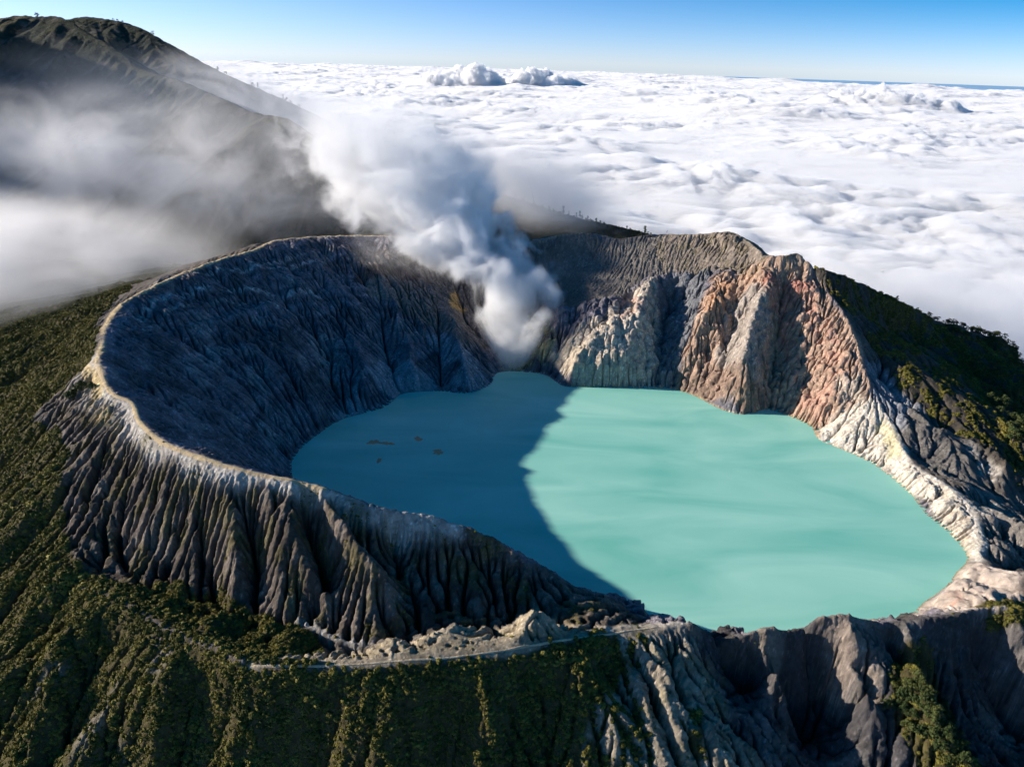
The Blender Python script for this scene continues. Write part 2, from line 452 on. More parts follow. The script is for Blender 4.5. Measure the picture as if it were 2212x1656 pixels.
def hit(pts, H):
    """where the lines of sight through photo pixels meet the ground"""
    out = []
    t = np.arange(350, 3200, 2.0)
    for px, py in pts:
        d = ray(px, py)
        q = CAM + t[:, None] * d
        ok = (q[:, 0] > G.x0) & (q[:, 0] < -G.x0) & (q[:, 1] > 300) & (q[:, 1] < 2300)
        h = np.where(ok, G.sample(H, q[:, 0], q[:, 1]), -1e4)
        k = np.argmax(q[:, 2] < h) if (q[:, 2] < h).any() else len(t) - 1
        out.append(q[k])
    return np.array(out)

def zone(pts, soft=4, warp=1.0, H=None):
    pts = np.array(pts + [pts[0]], float)
    dp = []
    for a, b in zip(pts[:-1], pts[1:]):
        n = max(1, int(np.hypot(*(b - a)) / 25))
        dp += [a + (b - a) * k / n for k in range(n)]
    q = hit(dp, Hb if H is None else H)
    m = inpoly(q, X + warp * wx, Y + warp * wy).astype(np.float32)
    return blur(m, soft)

# ------------------------------------------------------------------ relief: ribs, gullies, strata, boulders
Hd = Hb.copy()
gy, gx = np.gradient(blur(Hb, 6), G.g)
slope = np.sqrt(gx * gx + gy * gy)
r_ = np.random.RandomState(3)
def noise_field(lam, seed, oct=2): return fbm2((X + 0.3 * wx) / lam, (Y + 0.3 * wy) / lam, oct, seed).astype(np.float32)

Z_fan = zone([(100,830),(150,1000),(130,1100),(190,1240),(270,1275),(480,1300),(650,1345),(760,1380),(890,1365),(1000,1345),(1120,1335),(1210,1365),(1300,1355),(1370,1325),(1240,1268),(1130,1212),(960,1124),(820,1100),(706,1052),(514,1010),(428,982),(326,936),(285,870),(225,850)], 6)
Z_ash = zone([(1130,530),(1200,512),(1265,506),(1340,520),(1420,510),(1530,508),(1610,560),(1540,574),(1480,590),(1411,598),(1370,628),(1308,652),(1212,665),(1180,600)], 4)
inner = blur((inside & ~in_lake).astype(np.float32), 2)
outer = 1 - blur(inside.astype(np.float32), 2)
front = zone([(1330,1372),(1420,1356),(1500,1350),(1600,1380),(1740,1350),(1900,1350),(2050,1335),(2212,1318),(2400,1400),(2400,1750),(1500,1750)], 6)

Z_tan = zone([(690,1395),(830,1392),(890,1375),(1000,1350),(1110,1340),(1165,1318),(1240,1362),(1420,1346),(1420,1356),(1300,1372),(1100,1408),(830,1432),(560,1438),(540,1430)], 3)
Z_bare = np.maximum(zone([(1862,745),(1900,790),(1945,850),(2010,900),(2100,950),(2170,990),(2180,1060),(2000,1020),(1930,920),(1880,840)], 4), zone([(2070,1050),(2230,1060),(2300,1200),(2135,1205),(2115,1110)], 4))
Z_fv = zone([(120,1330),(330,1345),(540,1440),(830,1440),(1100,1412),(1330,1376),(1420,1720),(-100,1720)], 10)
Z_shelf = zone([(1765,948),(1790,900),(1880,850),(1905,880),(1935,940),(1985,1015),(2060,1055),(2125,1100),(2128,1215),(2092,1208),(2050,1152),(2000,1112),(1960,1062),(1890,1008),(1830,978)], 5)
fade = sstep(2, 34, D_crest)
fade_in = sstep(0, 26, D_crest) * sstep(-4, 22, D_shore + np.where(in_lake, -100, 0))
# broad buttresses, then ribs, then rills along the fall line of what is there already
L1 = lic(G, blur(Hb, 8), noise_field(60, 11), 20, 5.0)
A1 = fade * (8.0 * outer * (1 - 0.6 * Z_fan) * (1 - 0.75 * front) + 5.0 * Z_fv) + fade_in * inner * (9.0 - 3.5 * (X < 0)) * (1 - 0.92 * Z_ash)
Hd += A1 * np.tanh(L1 * 0.9) * sstep(0.08, 0.35, slope)
L2 = lic(G, blur(Hd, 3), noise_field(26, 21), 22, 3.0)
vee = np.minimum(np.abs(L2), 1.3) - 0.6                      # sharp gullies between rounded ribs
A2 = sstep(3, 26, D_crest) * (2.2 * outer * (1 - 0.7 * Z_fan) + 1.1 * Z_fan + 1.0 * front + 2.6 * Z_fv + 3.0 * Z_bare) + sstep(1, 12, D_front) * 1.3 * Z_tan + fade_in * inner * (2.9 - 0.9 * (X < 0)) * (1 - 0.85 * Z_ash)
Hd += A2 * vee * sstep(0.06, 0.3, slope)
L3 = lic(G, blur(Hd, 1), noise_field(9.5, 31), 12, 2.2)
A3 = sstep(2, 18, D_crest) * (0.5 * outer + 1.2 * Z_fan + 1.4 * front + 1.2 * Z_bare) + sstep(1, 8, D_front) * 1.2 * Z_tan + sstep(2, 18, D_shore) * inner * (1.5 + 0.2 * Z_ash)
Hd += A3 * (np.minimum(np.abs(L3), 1.4) - 0.6) * sstep(0.06, 0.3, slope)
# craggy breaks on the inner walls
crag = fbm2(X / 70, Y / 70, 5, 41, 0.55)
Hd += inner * fade_in * (1 - 0.8 * Z_ash) * (1 - 0.7 * Z_shelf) * (6.0 - 4.0 * sstep(100, -60, X)) * (np.abs(crag) * 2 - 0.6)
lw = inner * fade_in * sstep(100, -100, X) * sstep(20, 60, Hd)
zs_ = Hd + 14 * fbm2(X / 170, Y / 170, 2, 43)
Hd += lw * sstep(70, 130, Hd) * (5.0 * perlin2(zs_ / 26, X / 420 + Y / 500, 44) + 2.5 * perlin2(zs_ / 11, X / 300, 45)) * sstep(-0.5, 0.3, fbm2(X / 130, Y / 130, 2, 46))
Hd += 0.9 * fbm2(X / 16, Y / 16, 3, 51) * sstep(0, 10, D_shore)
Hd += sstep(25, 0, np.minimum(D_left, D_right)) * 0.9 * fbm2(X / 22, Y / 22, 3, 61) + sstep(25, 0, D_front) * (0.5 + 1.6 * (X > 190)) * fbm2(X / 18, Y / 18, 3, 62)
ridge_r0 = (1 - 0.75 * Z_shelf) * inner * fade_in * sstep(60, 160, X) * (1 - Z_ash)
Hd += (0.55 * Z_fan + 0.35 * outer + 0.5 * inner * (1 - 0.7 * Z_ash)) * perlin2(X / 5.5, Y / 5.5, 63)
Hd += ridge_r0 * 3.0 * fbm2(X / 24, Y / 24, 4, 66, 0.62)
ridge_r = (1 - 0.75 * Z_shelf) * inner * fade_in * sstep(120, 200, X) * (1 - Z_ash)
Hd += ridge_r * 4.4 * (0.7 - 2 * np.abs(perlin2((X + wx) / 34, (Y + wy) / 52, 64))) + ridge_r * 1.2 * (0.7 - 2 * np.abs(perlin2((X + wx) / 14, (Y + wy) / 20, 65)))
er = sstep(0.10, 0.32, slope) * sstep(1, 14, D_crest) * np.where(in_lake, 0, sstep(0, 16, D_shore)) * np.clip(0.5 * outer + 0.5 * Z_fan + 0.5 * front + 0.4 * Z_tan + inner * (0.55 - 0.4 * Z_ash), 0, 1)
fr_m = er * ((X > -900) & (X < 900) & (Y < 1900))
Hd += Z_fan * sstep(3, 20, D_crest) * 1.3 * fbm2(X / 13, Y / 13, 3, 67, 0.6)
Hd = rain(G, Hd, fr_m, 18, 60000, 90, 0.040, 5)
fan_m = fr_m * np.clip(Z_fan + 0.8 * front + 0.6 * Z_bare, 0, 1)
Hd = rain(G, Hd, fan_m, 16, 30000, 60, 0.036, 15)
Hd = rain(G, Hd, fr_m, 8, 90000, 16, 0.07, 6, pit=1.0)
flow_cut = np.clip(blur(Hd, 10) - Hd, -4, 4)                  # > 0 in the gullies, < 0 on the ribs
Hd = np.where(in_lake & (D_shore > 3), np.minimum(Hd, -0.6), Hd)

ftrack = PL((540,1431,100),(690,1431,101),(830,1424,101),(960,1417,99),(1100,1401,95),(1200,1384,91),(1300,1365,86),(1370,1357,82),(1420,1351,80))
D_track = linedist(X, Y, ftrack, 30)
tw = np.maximum(sstep(10, 3, D_track), 0.8 * sstep(9, 3, D_left) * (Y < 1100) * (X < -150))
Hd = Hd * (1 - tw) + blur(Hd, 14) * tw
# ------------------------------------------------------------------ what the ground is made of (albedo per vertex)
col = np.empty(Hd.shape + (3,), np.float32); col[:] = (0.115, 0.10, 0.088)
veg = np.zeros(Hd.shape, np.float32)
def paint(mask, c, k=1.0):
    global col
    col += (np.array(c, np.float32) - col) * (np.clip(mask, 0, 1) * k)[..., None]
n1 = fbm2(X / 40, Y / 40, 4, 71); n2 = fbm2(X / 12, Y / 12, 4, 81, 0.6); n3 = perlin2(X / 6, Y / 6, 91)
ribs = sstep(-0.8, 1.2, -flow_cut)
paint(inner, (0.145, 0.135, 0.158))
strata = perlin2((Hd + 10 * n1) / 14, X / 220, 3) + 0.6 * perlin2((Hd + 6 * n1) / 5, Y / 160, 9)
col *= (1 + inner * 0.5 * strata)[..., None]
paint(inner * sstep(0.2, 0.9, n1), (0.23, 0.22, 0.215), 0.6)
paint(inner * sstep(0.25, 0.9, -n1 + 0.3 * n2), (0.075, 0.075, 0.08), 0.6)
Z_slump = zone([(690,935),(740,905),(830,880),(870,850),(960,845),(1010,850),(1060,830),(1020,760),(950,720),(860,760),(780,830),(700,880)], 5)
paint(Z_slump * sstep(-0.5, 0.5, n1 + 0.8 * L1 + 0.3), (0.27, 0.275, 0.30), 0.85)
Z_talus = zone([(760,530),(960,560),(1060,640),(1070,760),(1000,740),(900,690),(800,640)], 8)
paint(Z_talus, (0.19, 0.155, 0.135), 0.85)
for band, half, k_ in (([(296,690),(330,655),(367,643),(446,622),(525,627),(604,638),(688,638)], 9, 0.75), ([(320,622),(400,596),(551,580),(640,572),(699,562)], 7, 0.6), ([(360,604),(470,585),(600,560),(690,545)], 5, 0.5), ([(300,720),(380,668),(470,650),(600,662)], 5, 0.5)):
    Db = linedist(X, Y, hit(band, Hb), 40) + 5 * n2
    paint(sstep(half, half * 0.5, Db) * sstep(-0.5, 0.2, n2 + 0.4 * n3 + 0.3 * L2), (0.40, 0.385, 0.37), min(1, k_ * 1.25))
    paint(sstep(half * 2.4, half * 1.6, Db) * sstep(half * 0.9, half * 1.2, Db) * 0.6, (0.085, 0.085, 0.095))
for pts_ in ([(530,800),(575,795),(590,870),(560,890),(535,850)], [(655,730),(740,720),(745,790),(700,800),(660,770)], [(400,700),(450,690),(470,790),(430,830),(400,770)], [(560,900),(640,890),(640,960),(590,985)]):
    paint(zone(pts_, 4, 1.6) * sstep(-0.6, 0.3, n2 + 0.5 * L2), (0.25, 0.245, 0.25), 0.8)
for pts_ in ([(470,700),(600,690),(640,740),(560,770),(480,760)], [(600,800),(680,810),(760,850),(700,890),(620,870)], [(300,720),(380,730),(390,860),(330,850)]):
    paint(zone(pts_, 6, 1.6), (0.075, 0.074, 0.085), 0.7)
paint(zone([(750,580),(900,580),(900,604),(760,606)], 3, 1.2), (0.105, 0.07, 0.062), 0.85)
paint(zone([(975,630),(992,628),(990,655),(1010,672),(985,668),(970,665)], 2, 0.3), (0.50, 0.29, 0.11), 0.9)
Z_fanface = Z_fan * outer
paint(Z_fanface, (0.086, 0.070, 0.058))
paint(Z_fanface * sstep(0.3, 0.95, ribs) * sstep(-0.3, 0.6, n1 + n2), (0.165, 0.138, 0.115), 0.7)  # raking sun on the ribs painted in as a lighter brown
paint(Z_ash, (0.165, 0.148, 0.132))
paint(Z_ash * sstep(0.0, 0.8, ribs) * 0.5, (0.12, 0.105, 0.095))
# sunlit right wall
def zp(c, pts, k=1.0, soft=3, nz=0.0):
    m = zone(pts, soft)
    if nz: m = m * sstep(-nz, nz, n1 + 0.6 * n2 + 0.1)
    paint(m, c, k); return m
Z_top = zp((0.20, 0.165, 0.135), [(1420,500),(1530,498),(1590,496),(1650,545),(1725,540),(1760,570),(1740,610),(1640,600),(1560,590),(1480,595),(1430,590)])
Z_red = zp((0.36, 0.25, 0.185), [(1450,838),(1480,760),(1520,665),(1545,600),(1600,582),(1680,565),(1735,565),(1790,635),(1835,700),(1860,760),(1880,830),(1880,900),(1830,960),(1770,948),(1700,902),(1650,890),(1610,900),(1550,880),(1500,858)])
zp((0.30, 0.27, 0.24), [(1600,660),(1650,620),(1665,690),(1645,800),(1590,850),(1540,760)], 0.8, 4)
zp((0.37, 0.215, 0.13), [(1545,612),(1600,590),(1645,600),(1600,650),(1540,700),(1520,690)], 0.95, 3, 0.7)
zp((0.33, 0.155, 0.115), [(1640,605),(1690,596),(1745,620),(1735,700),(1705,780),(1680,700)], 0.95, 3, 0.6)
zp((0.37, 0.21, 0.165), [(1740,600),(1800,660),(1810,740),(1760,720)], 0.9, 3, 0.7)
zp((0.41, 0.245, 0.185), [(1705,770),(1790,750),(1848,780),(1850,860),(1800,925),(1720,890),(1695,850)], 0.9, 4, 0.9)
zp((0.20, 0.14, 0.11), [(1455,838),(1480,790),(1560,790),(1640,830),(1650,886),(1610,898),(1550,878)], 0.7, 4)
zp((0.34, 0.31, 0.26), [(1800,840),(1850,800),(1870,850),(1850,930),(1800,960)], 0.7, 4, 0.5)
Z_pale = zp((0.56, 0.50, 0.42), [(1765,948),(1780,905),(1830,890),(1880,850),(1905,880),(1935,940),(1985,1015),(2060,1055),(2125,1100),(2128,1215),(2092,1208),(2050,1152),(2000,1112),(1960,1062),(1890,1008),(1830,978)], 1, 3)
zp((0.53, 0.47, 0.28), [(1890,900),(1925,940),(1950,990),(1920,990),(1880,940)], 0.8, 4)
zp((0.40, 0.33, 0.26), [(2000,1060),(2060,1070),(2110,1120),(2095,1190),(2040,1130)], 0.8, 4, 0.8)
Z_out = zp((0.47, 0.39, 0.33), [(1940,1345),(1990,1304),(2040,1268),(2060,1240),(2092,1216),(2130,1216),(2230,1232),(2230,1302),(2050,1328)], 1, 3)
zp((0.40, 0.20, 0.14), [(1975,1322),(2020,1300),(2055,1300),(2040,1325)], 0.9, 3, 0.8)
zp((0.30, 0.24, 0.21), [(2080,1280),(2150,1262),(2200,1270),(2190,1300),(2110,1305)], 0.7, 4, 0.7)
Z_butt = zp((0.41, 0.35, 0.29), [(1195,772),(1240,720),(1300,680),(1370,632),(1405,612),(1420,700),(1442,836),(1260,840),(1212,830)])
zp((0.45, 0.38, 0.29), [(1195,775),(1250,730),(1290,760),(1270,838),(1225,832)], 0.8, 4)
zp((0.34, 0.21, 0.17), [(1330,650),(1375,635),(1390,680),(1350,700)], 0.8, 3, 0.6)
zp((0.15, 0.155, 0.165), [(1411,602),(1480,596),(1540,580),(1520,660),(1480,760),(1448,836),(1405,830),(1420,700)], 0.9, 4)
zp((0.40, 0.37, 0.15), [(1085,800),(1100,740),(1140,690),(1190,690),(1210,730),(1190,800)], 0.55, 5, 0.6)
zp((0.42, 0.24, 0.09), [(1125,733),(1150,738),(1150,770),(1128,772)], 0.0, 1)
wl = sstep(4.5, 0.5, D_shore) * (X > 120)
paint(wl, (0.50, 0.42, 0.22), 0.8)
paint(sstep(2.6, 1.4, D_shore) * (X > 120), (0.13, 0.105, 0.075), 0.6)
paint(sstep(4.0, 0.5, D_shore) * (X <= 120), (0.22, 0.215, 0.21), 0.8)
# right, outside the rim
zp((0.24, 0.25, 0.27), [(1862,760),(1900,800),(1945,860),(2010,910),(2090,960),(2000,925),(1945,935),(1920,910),(1890,850)], 0.9, 4)
zp((0.135, 0.125, 0.115), [(1940,940),(1960,885),(2010,905),(2105,955),(2150,1000),(2150,1060),(2060,1045),(2000,1010)], 1, 4)
zp((0.42, 0.38, 0.33), [(2095,960),(2130,960),(2162,990),(2172,1045),(2130,1030)], 0.9, 3, 0.9)
zp((0.20, 0.18, 0.16), [(2070,1050),(2212,1070),(2300,1200),(2135,1205),(2125,1110)], 0.9, 4)
zp((0.40, 0.36, 0.31), [(2115,1075),(2160,1090),(2180,1130),(2150,1150),(2125,1120)], 0.7, 3, 0.8)
# rim: pale ash fringe and the trodden crest
u_fr = zone([(205,760),(232,770),(330,930),(440,978),(640,1028),(720,1050),(830,1095),(980,1120),(1000,1150),(800,1140),(640,1075),(420,1030),(300,960),(230,905),(120,870),(190,800)], 5)
fr = u_fr * sstep(34, 4, D_left + 9 * n2) * outer
paint(fr, (0.56, 0.51, 0.45), 0.95)
paint(u_fr * outer * sstep(60, 20, D_left) * sstep(0.25, 0.8, ribs) , (0.36, 0.33, 0.29), 0.55)
zp((0.50, 0.38, 0.20), [(205,770),(228,800),(235,850),(210,860),(185,835),(195,800)], 0.95, 2)
zp((0.46, 0.34, 0.17), [(235,855),(260,880),(230,910),(150,905),(190,870)], 0.7, 3, 0.4)
crest_tan = zone([(200,800),(205,720),(240,640),(360,570),(540,520),(640,500),(900,495),(900,525),(640,525),(500,570),(380,610),(280,670),(235,740),(235,800)], 3) * sstep(7, 3, D_left + 2 * n2)
paint(crest_tan, (0.60, 0.45, 0.26), 0.95)
crest_far = zone([(1100,520),(1260,490),(1420,495),(1580,490),(1660,540),(1700,540),(1700,556),(1640,556),(1580,510),(1420,514),(1260,510),(1120,534)], 2) * sstep(6, 2, D_left + 2 * n2)
paint(crest_far, (0.34, 0.28, 0.20), 0.8)
# saddle between fan and path ridge
paint(Z_tan, (0.27, 0.225, 0.155)); paint(Z_tan * sstep(0.1, 0.9, ribs), (0.36, 0.30, 0.22), 0.6)
paint(sstep(12, 3, D_front + 4 * n2) * zone([(1180,1360),(1290,1350),(1420,1335),(1480,1335),(1480,1355),(1300,1380)], 4), (0.50, 0.45, 0.38), 0.9)
D_val = linedist(X, Y, valley[int(len(valley) * 0.42):int(len(valley) * 0.62)], 30)
paint(sstep(5.0, 2.2, D_val + 1.5 * n3), (0.40, 0.38, 0.36), 0.9)
# front face: rock ribs on the right
Z_ribs = zone([(1330,1372),(1420,1356),(1520,1352),(1640,1650),(1700,1700),(1250,1700)], 6)
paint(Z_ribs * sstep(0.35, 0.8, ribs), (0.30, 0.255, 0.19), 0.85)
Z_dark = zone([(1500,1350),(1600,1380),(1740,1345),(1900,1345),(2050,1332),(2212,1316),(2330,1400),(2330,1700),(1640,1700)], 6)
paint(Z_dark, (0.064, 0.060, 0.062)); paint(Z_dark * sstep(0.35, 0.9, n1 + 0.4 * L1), (0.17, 0.155, 0.145), 0.5)  # deep shade of this slope painted in as darker ground, with paler patches
zp((0.22, 0.18, 0.15), [(1740,1335),(1800,1318),(1870,1335),(1890,1480),(1880,1560),(1840,1480),(1790,1400)], 0.9, 4)
zp((0.22, 0.185, 0.155), [(1600,1370),(1660,1352),(1680,1410),(1670,1480),(1640,1430)], 0.9, 3)
# vegetation
paint(zone([(1725,540),(1765,560),(1860,592),(1975,665),(2015,695),(2230,760),(2330,900),(2330,1110),(2200,1060),(2106,950),(2010,905),(1955,870),(1900,790),(1850,700),(1800,640),(1750,575)], 5) * outer, (0.072, 0.062, 0.050))
Z_v1 = zone([(-150,830),(60,770),(150,720),(205,640),(222,690),(212,760),(190,800),(140,845),(85,885),(120,940),(140,1000),(125,1100),(180,1230),(262,1262),(470,1296),(640,1345),(720,1392),(600,1424),(540,1436),(830,1434),(1100,1410),(1300,1374),(1400,1366),(1480,1480),(1540,1720),(-150,1720)], 8)
Z_v1 *= 1 - Z_ribs * sstep(0.25, 0.6, ribs) * sstep(-0.4, 0.4, n1 + 0.3)
Z_v1b = zone([(222,690),(260,640),(330,600),(420,562),(540,525),(640,500),(700,490),(500,480),(100,560),(-100,700),(-100,840),(60,775),(200,700)], 6) * outer
Z_v2 = zone([(1725,540),(1765,560),(1860,592),(1975,665),(2015,695),(2230,760),(2330,900),(2330,1110),(2200,1060),(2170,985),(2106,950),(2010,905),(1955,870),(1900,790),(1850,700),(1800,640),(1750,575)], 5) * outer
Z_v3 = zone([(1920,1430),(2000,1440),(2080,1560),(2130,1720),(2010,1720),(1960,1640),(1905,1560)], 5)
Z_v2 *= 1 - Z_bare
Z_v4 = zone([(2090,1316),(2230,1300),(2330,1380),(2230,1380),(2180,1350)], 4)
dry = sstep(0.1, 0.8, fbm2(X / 45 + 0.2 * L1, Y / 45, 3, 141) + 0.25 * L1 - 0.25) * zone([(330,1350),(520,1440),(620,1500),(420,1656),(100,1720),(-200,1720),(-100,1500),(150,1400)], 12)
veg = np.maximum.reduce([Z_v1, 0.95 * Z_v1b, 0.9 * Z_v2 * sstep(-0.35, 0.35, n1 + 0.5 * n2 + 0.35 * sstep(900, 1000, X)), Z_v3, Z_v4])
veg *= sstep(5, 12, D_left) * sstep(1.5, 5, D_front)
vg = sstep(0.25, 0.75, veg)
paint(vg, (0.075, 0.062, 0.024), 0.95)
paint(vg * dry, (0.20, 0.175, 0.135), 0.85)
veg = vg * (1 - 0.75 * dry)
# moss and single shrubs on the bare slopes
moss = (Z_fanface * 0.9 + Z_tan * 0.35 + Z_ribs * 0.6 + Z_dark * 0.16 + Z_top * 0.5) * sstep(0.15, 0.7, fbm2(X / 26, Y / 26, 3, 151) + 0.2)
paint(moss, (0.115, 0.098, 0.030), 0.55)
col *= (1 + 0.22 * n2 + 0.12 * n1 + 0.10 * n3)[..., None]
col = np.clip(col, 0.012, 0.8)

# ------------------------------------------------------------------ ground material and mesh
def ground_mat(name, s1=0.12, s2=0.5, bump=1.0):
    m, n, b, o_ = new_mat(name)
    b.inputs["Roughness"].default_value = 0.95
    b.inputs["Specular IOR Level"].default_value = 0.15
    a = N(n, "ShaderNodeVertexColor"); a.layer_name = "Col"
    tcn = N(n, "ShaderNodeTexCoord")
    na = N(n, "ShaderNodeTexNoise"); na.inputs["Scale"].default_value = s1; na.inputs["Detail"].default_value = 7; na.inputs["Roughness"].default_value = 0.72
    nb = N(n, "ShaderNodeTexNoise"); nb.inputs["Scale"].default_value = s2; nb.inputs["Detail"].default_value = 4; nb.inputs["Roughness"].default_value = 0.7
    n.links.new(tcn.outputs["Object"], na.inputs["Vector"]); n.links.new(tcn.outputs["Object"], nb.inputs["Vector"])
    mr = N(n, "ShaderNodeMapRange"); mr.inputs[1].default_value = 0.25; mr.inputs[2].default_value = 0.75; mr.inputs[3].default_value = 0.62; mr.inputs[4].default_value = 1.38
    n.links.new(na.outputs[0], mr.inputs[0])
    mx = N(n, "ShaderNodeMix"); mx.data_type = 'RGBA'; mx.blend_type = 'MULTIPLY'; mx.inputs[0].default_value = 1
    n.links.new(a.outputs[0], mx.inputs[6]); n.links.new(mr.outputs[0], mx.inputs[7])
    n.links.new(mx.outputs[2], b.inputs["Base Color"])
    ad = N(n, "ShaderNodeMath"); ad.operation = 'MULTIPLY_ADD'; ad.inputs[1].default_value = 2.2
    n.links.new(na.outputs[0], ad.inputs[0]); n.links.new(nb.outputs[0], ad.inputs[2])
    bp = N(n, "ShaderNodeBump"); bp.inputs["Strength"].default_value = 1.0; bp.inputs["Distance"].default_value = 1.3 * bump
    n.links.new(ad.outputs[0], bp.inputs["Height"]); n.links.new(bp.outputs[0], b.inputs["Normal"])
    return m
m_ground = ground_mat("volcanic_ground")
V = np.stack([X, Y, Hd], -1)
# crags: push the steep faces in and out along their normals
gy, gx = np.gradient(blur(Hd, 3), G.g)
nn = 1 / np.sqrt(1 + gx * gx + gy * gy)
steep = sstep(0.55, 1.1, np.sqrt(gx * gx + gy * gy)) * np.clip(0.35 * outer + inner * (1 - 0.55 * sstep(100, -60, X)) * (1 - 0.7 * Z_ash) + 0.3 * front, 0, 1) * sstep(6, 24, D_shore) * sstep(3, 18, D_crest) * (1 - 0.6 * Z_shelf)
ii = steep > 0.01
xs, ys, zs = X[ii], Y[ii], Hd[ii]
rz = 1 + 0.5 * sstep(120, 220, xs)
c3 = rz * 3.4 * (1 - 2 * np.abs(perlin3(xs / 26, ys / 26, zs / 20, 1))) + rz * 1.7 * (1 - 2 * np.abs(perlin3(xs / 11, ys / 11, zs / 9, 2))) + 0.8 * perlin3(xs / 5, ys / 5, zs / 4, 3)
dsp = np.zeros_like(Hd); dsp[ii] = c3 * steep[ii]
V[..., 0] -= dsp * gx * nn; V[..., 1] -= dsp * gy * nn; V[..., 2] += dsp * nn * 0.6
# the part of the ground below the lake sheet far from its shore is not needed; the trodden rim path is a sheet of its own
cell_path = np.zeros((G.ny - 1, G.nx - 1), bool)
cellgone = (in_lake & (D_shore > 60)); cellgone = cellgone[:-1, :-1] & cellgone[1:, 1:] & cellgone[1:, :-1] & cellgone[:-1, 1:]
col_path = col.copy()
tint = np.where((Y > 600)[..., None], np.array((0.62, 0.49, 0.31), np.float32), np.array((0.58, 0.51, 0.40), np.float32))
col_path[:] = tint * (1 + 0.12 * n2)[..., None]
# two stretches are meshed twice as finely: the sunlit right wall and the gullied near slope
def up(A):
    B = np.empty((A.shape[0] * 2 - 1,) + A.shape[1:], np.float32)
    B[::2] = A; B[1::2] = 0.5 * (A[:-1] + A[1:])
    D_ = np.empty((B.shape[0], B.shape[1] * 2 - 1) + B.shape[2:], np.float32)
    D_[:, ::2] = B; D_[:, 1::2] = 0.5 * (B[:, :-1] + B[:, 1:])
    return D_
coarse = np.ones((G.ny - 1, G.nx - 1), bool)
VS_, FS_, CS_, PVS, PFS, PCS = [], [], [], [], [], []
def emit(Vb, Cb, CPb, keep, isp):
    ny, nx = Vb.shape[:2]
    for sel, c_, A, B, D_ in ((keep & ~isp, Cb, VS_, FS_, CS_), (keep & isp, CPb, PVS, PFS, PCS)):
        if not sel.any(): continue
        v, f, c = compact(Vb.reshape(-1, 3), grid_faces(ny, nx, sel), c_.reshape(-1, 3))
        f = f + sum(len(q) for q in A); A.append(v); B.append(f); D_.append(c)
for (xa, xb, ya, yb) in ((110, 730, 770, 1790), (-700, 110, 400, 760), (110, 620, 380, 640), (-700, 110, 760, 1790)):
    i0, i1, j0, j1 = [int(round(q)) for q in ((xa - G.x0) / G.g, (xb - G.x0) / G.g, (ya - G.y0) / G.g, (yb - G.y0) / G.g)]
    sl_ = (slice(j0, j1 + 1), slice(i0, i1 + 1)); cs_ = (slice(j0, j1), slice(i0, i1))
    coarse[cs_] = False
    Vb = up(V[sl_]); Cb = up(col[sl_]); Pb = up(col_path[sl_])
    ny_, nx_ = Vb.shape[:2]
    e = np.minimum(np.minimum(np.arange(nx_)[None], nx_ - 1 - np.arange(nx_)[None]), np.minimum(np.arange(ny_)[:, None], ny_ - 1 - np.arange(ny_)[:, None]))
    rough_ = np.clip(e / 8.0, 0, 1) * (1 - up(tw[sl_])) * (0.3 + 0.7 * sstep(0.22, 0.6, up(slope[sl_]))) * sstep(0, 4, up(np.where(in_lake, 0, D_shore)[sl_].astype(np.float32)))
    fine = 0.9 * (0.6 - 2 * np.abs(perlin3(Vb[..., 0] / 6, Vb[..., 1] / 6, Vb[..., 2] / 5, 7))) + 0.5 * (0.6 - 2 * np.abs(perlin3(Vb[..., 0] / 2.9, Vb[..., 1] / 2.9, Vb[..., 2] / 2.6, 8)))
    gb = Grid(xa, xb, ya, yb, G.g / 2)
    m2 = rough_ * (1 - 0.8 * up(vg[sl_])) * (1 - 0.75 * up(Z_ash[sl_])) * (1 - 0.5 * up(Z_shelf[sl_])) * (1 - 0.75 * sstep(-0.5, 0.4, fbm2(gb.X / 90, gb.Y / 90, 2, 77)) * ((gb.X < 60) | (gb.Y > 1000)) * (gb.Y > 770))
    hb = Vb[..., 2] + m2 * (0.55 * perlin2(gb.X / 3.2, gb.Y / 3.2, 71) + 0.35 * perlin2(gb.X / 7.0, gb.Y / 7.0, 72))
    hb = rain(gb, hb, m2, 16, int(0.18 * hb.size), 34, 0.055, 21, pit=0.7)
    Vb[..., 2] = hb
    nrm = np.stack([-up(gx[sl_]), -up(gy[sl_]), np.ones((ny_, nx_), np.float32)], -1); nrm /= np.linalg.norm(nrm, axis=-1, keepdims=True)
    Vb = Vb + nrm * (rough_ * fine)[..., None]
    Cb = np.clip(Cb * (1 + 0.16 * perlin3(Vb[..., 0] / 3.5, Vb[..., 1] / 3.5, Vb[..., 2] / 3.5, 9) + 0.12 * fine * rough_)[..., None], 0.01, 0.85)
    fl = sstep(0.32, 0.62, perlin3(Vb[..., 0] / 2.6, Vb[..., 1] / 2.6, Vb[..., 2] / 2.6, 10) + 0.25 * perlin3(Vb[..., 0] / 22, Vb[..., 1] / 22, Vb[..., 2] / 22, 11)) * (1 - up(vg[sl_]))
    Cb = np.minimum(Cb * (1 + 0.9 * fl)[..., None], 0.75)
    emit(Vb, Cb, Pb, ~np.repeat(np.repeat(cellgone[cs_], 2, 0), 2, 1), np.repeat(np.repeat(cell_path[cs_], 2, 0), 2, 1))
emit(V, col, col_path, coarse & ~cellgone, cell_path)
tag(mesh_obj("terrain", np.vstack(VS_), np.vstack(FS_), m_ground, cols=np.vstack(CS_)), "volcanic crater with gullied outer slopes, steep inner walls and a red cliff around the lake", "terrain", kind="structure")
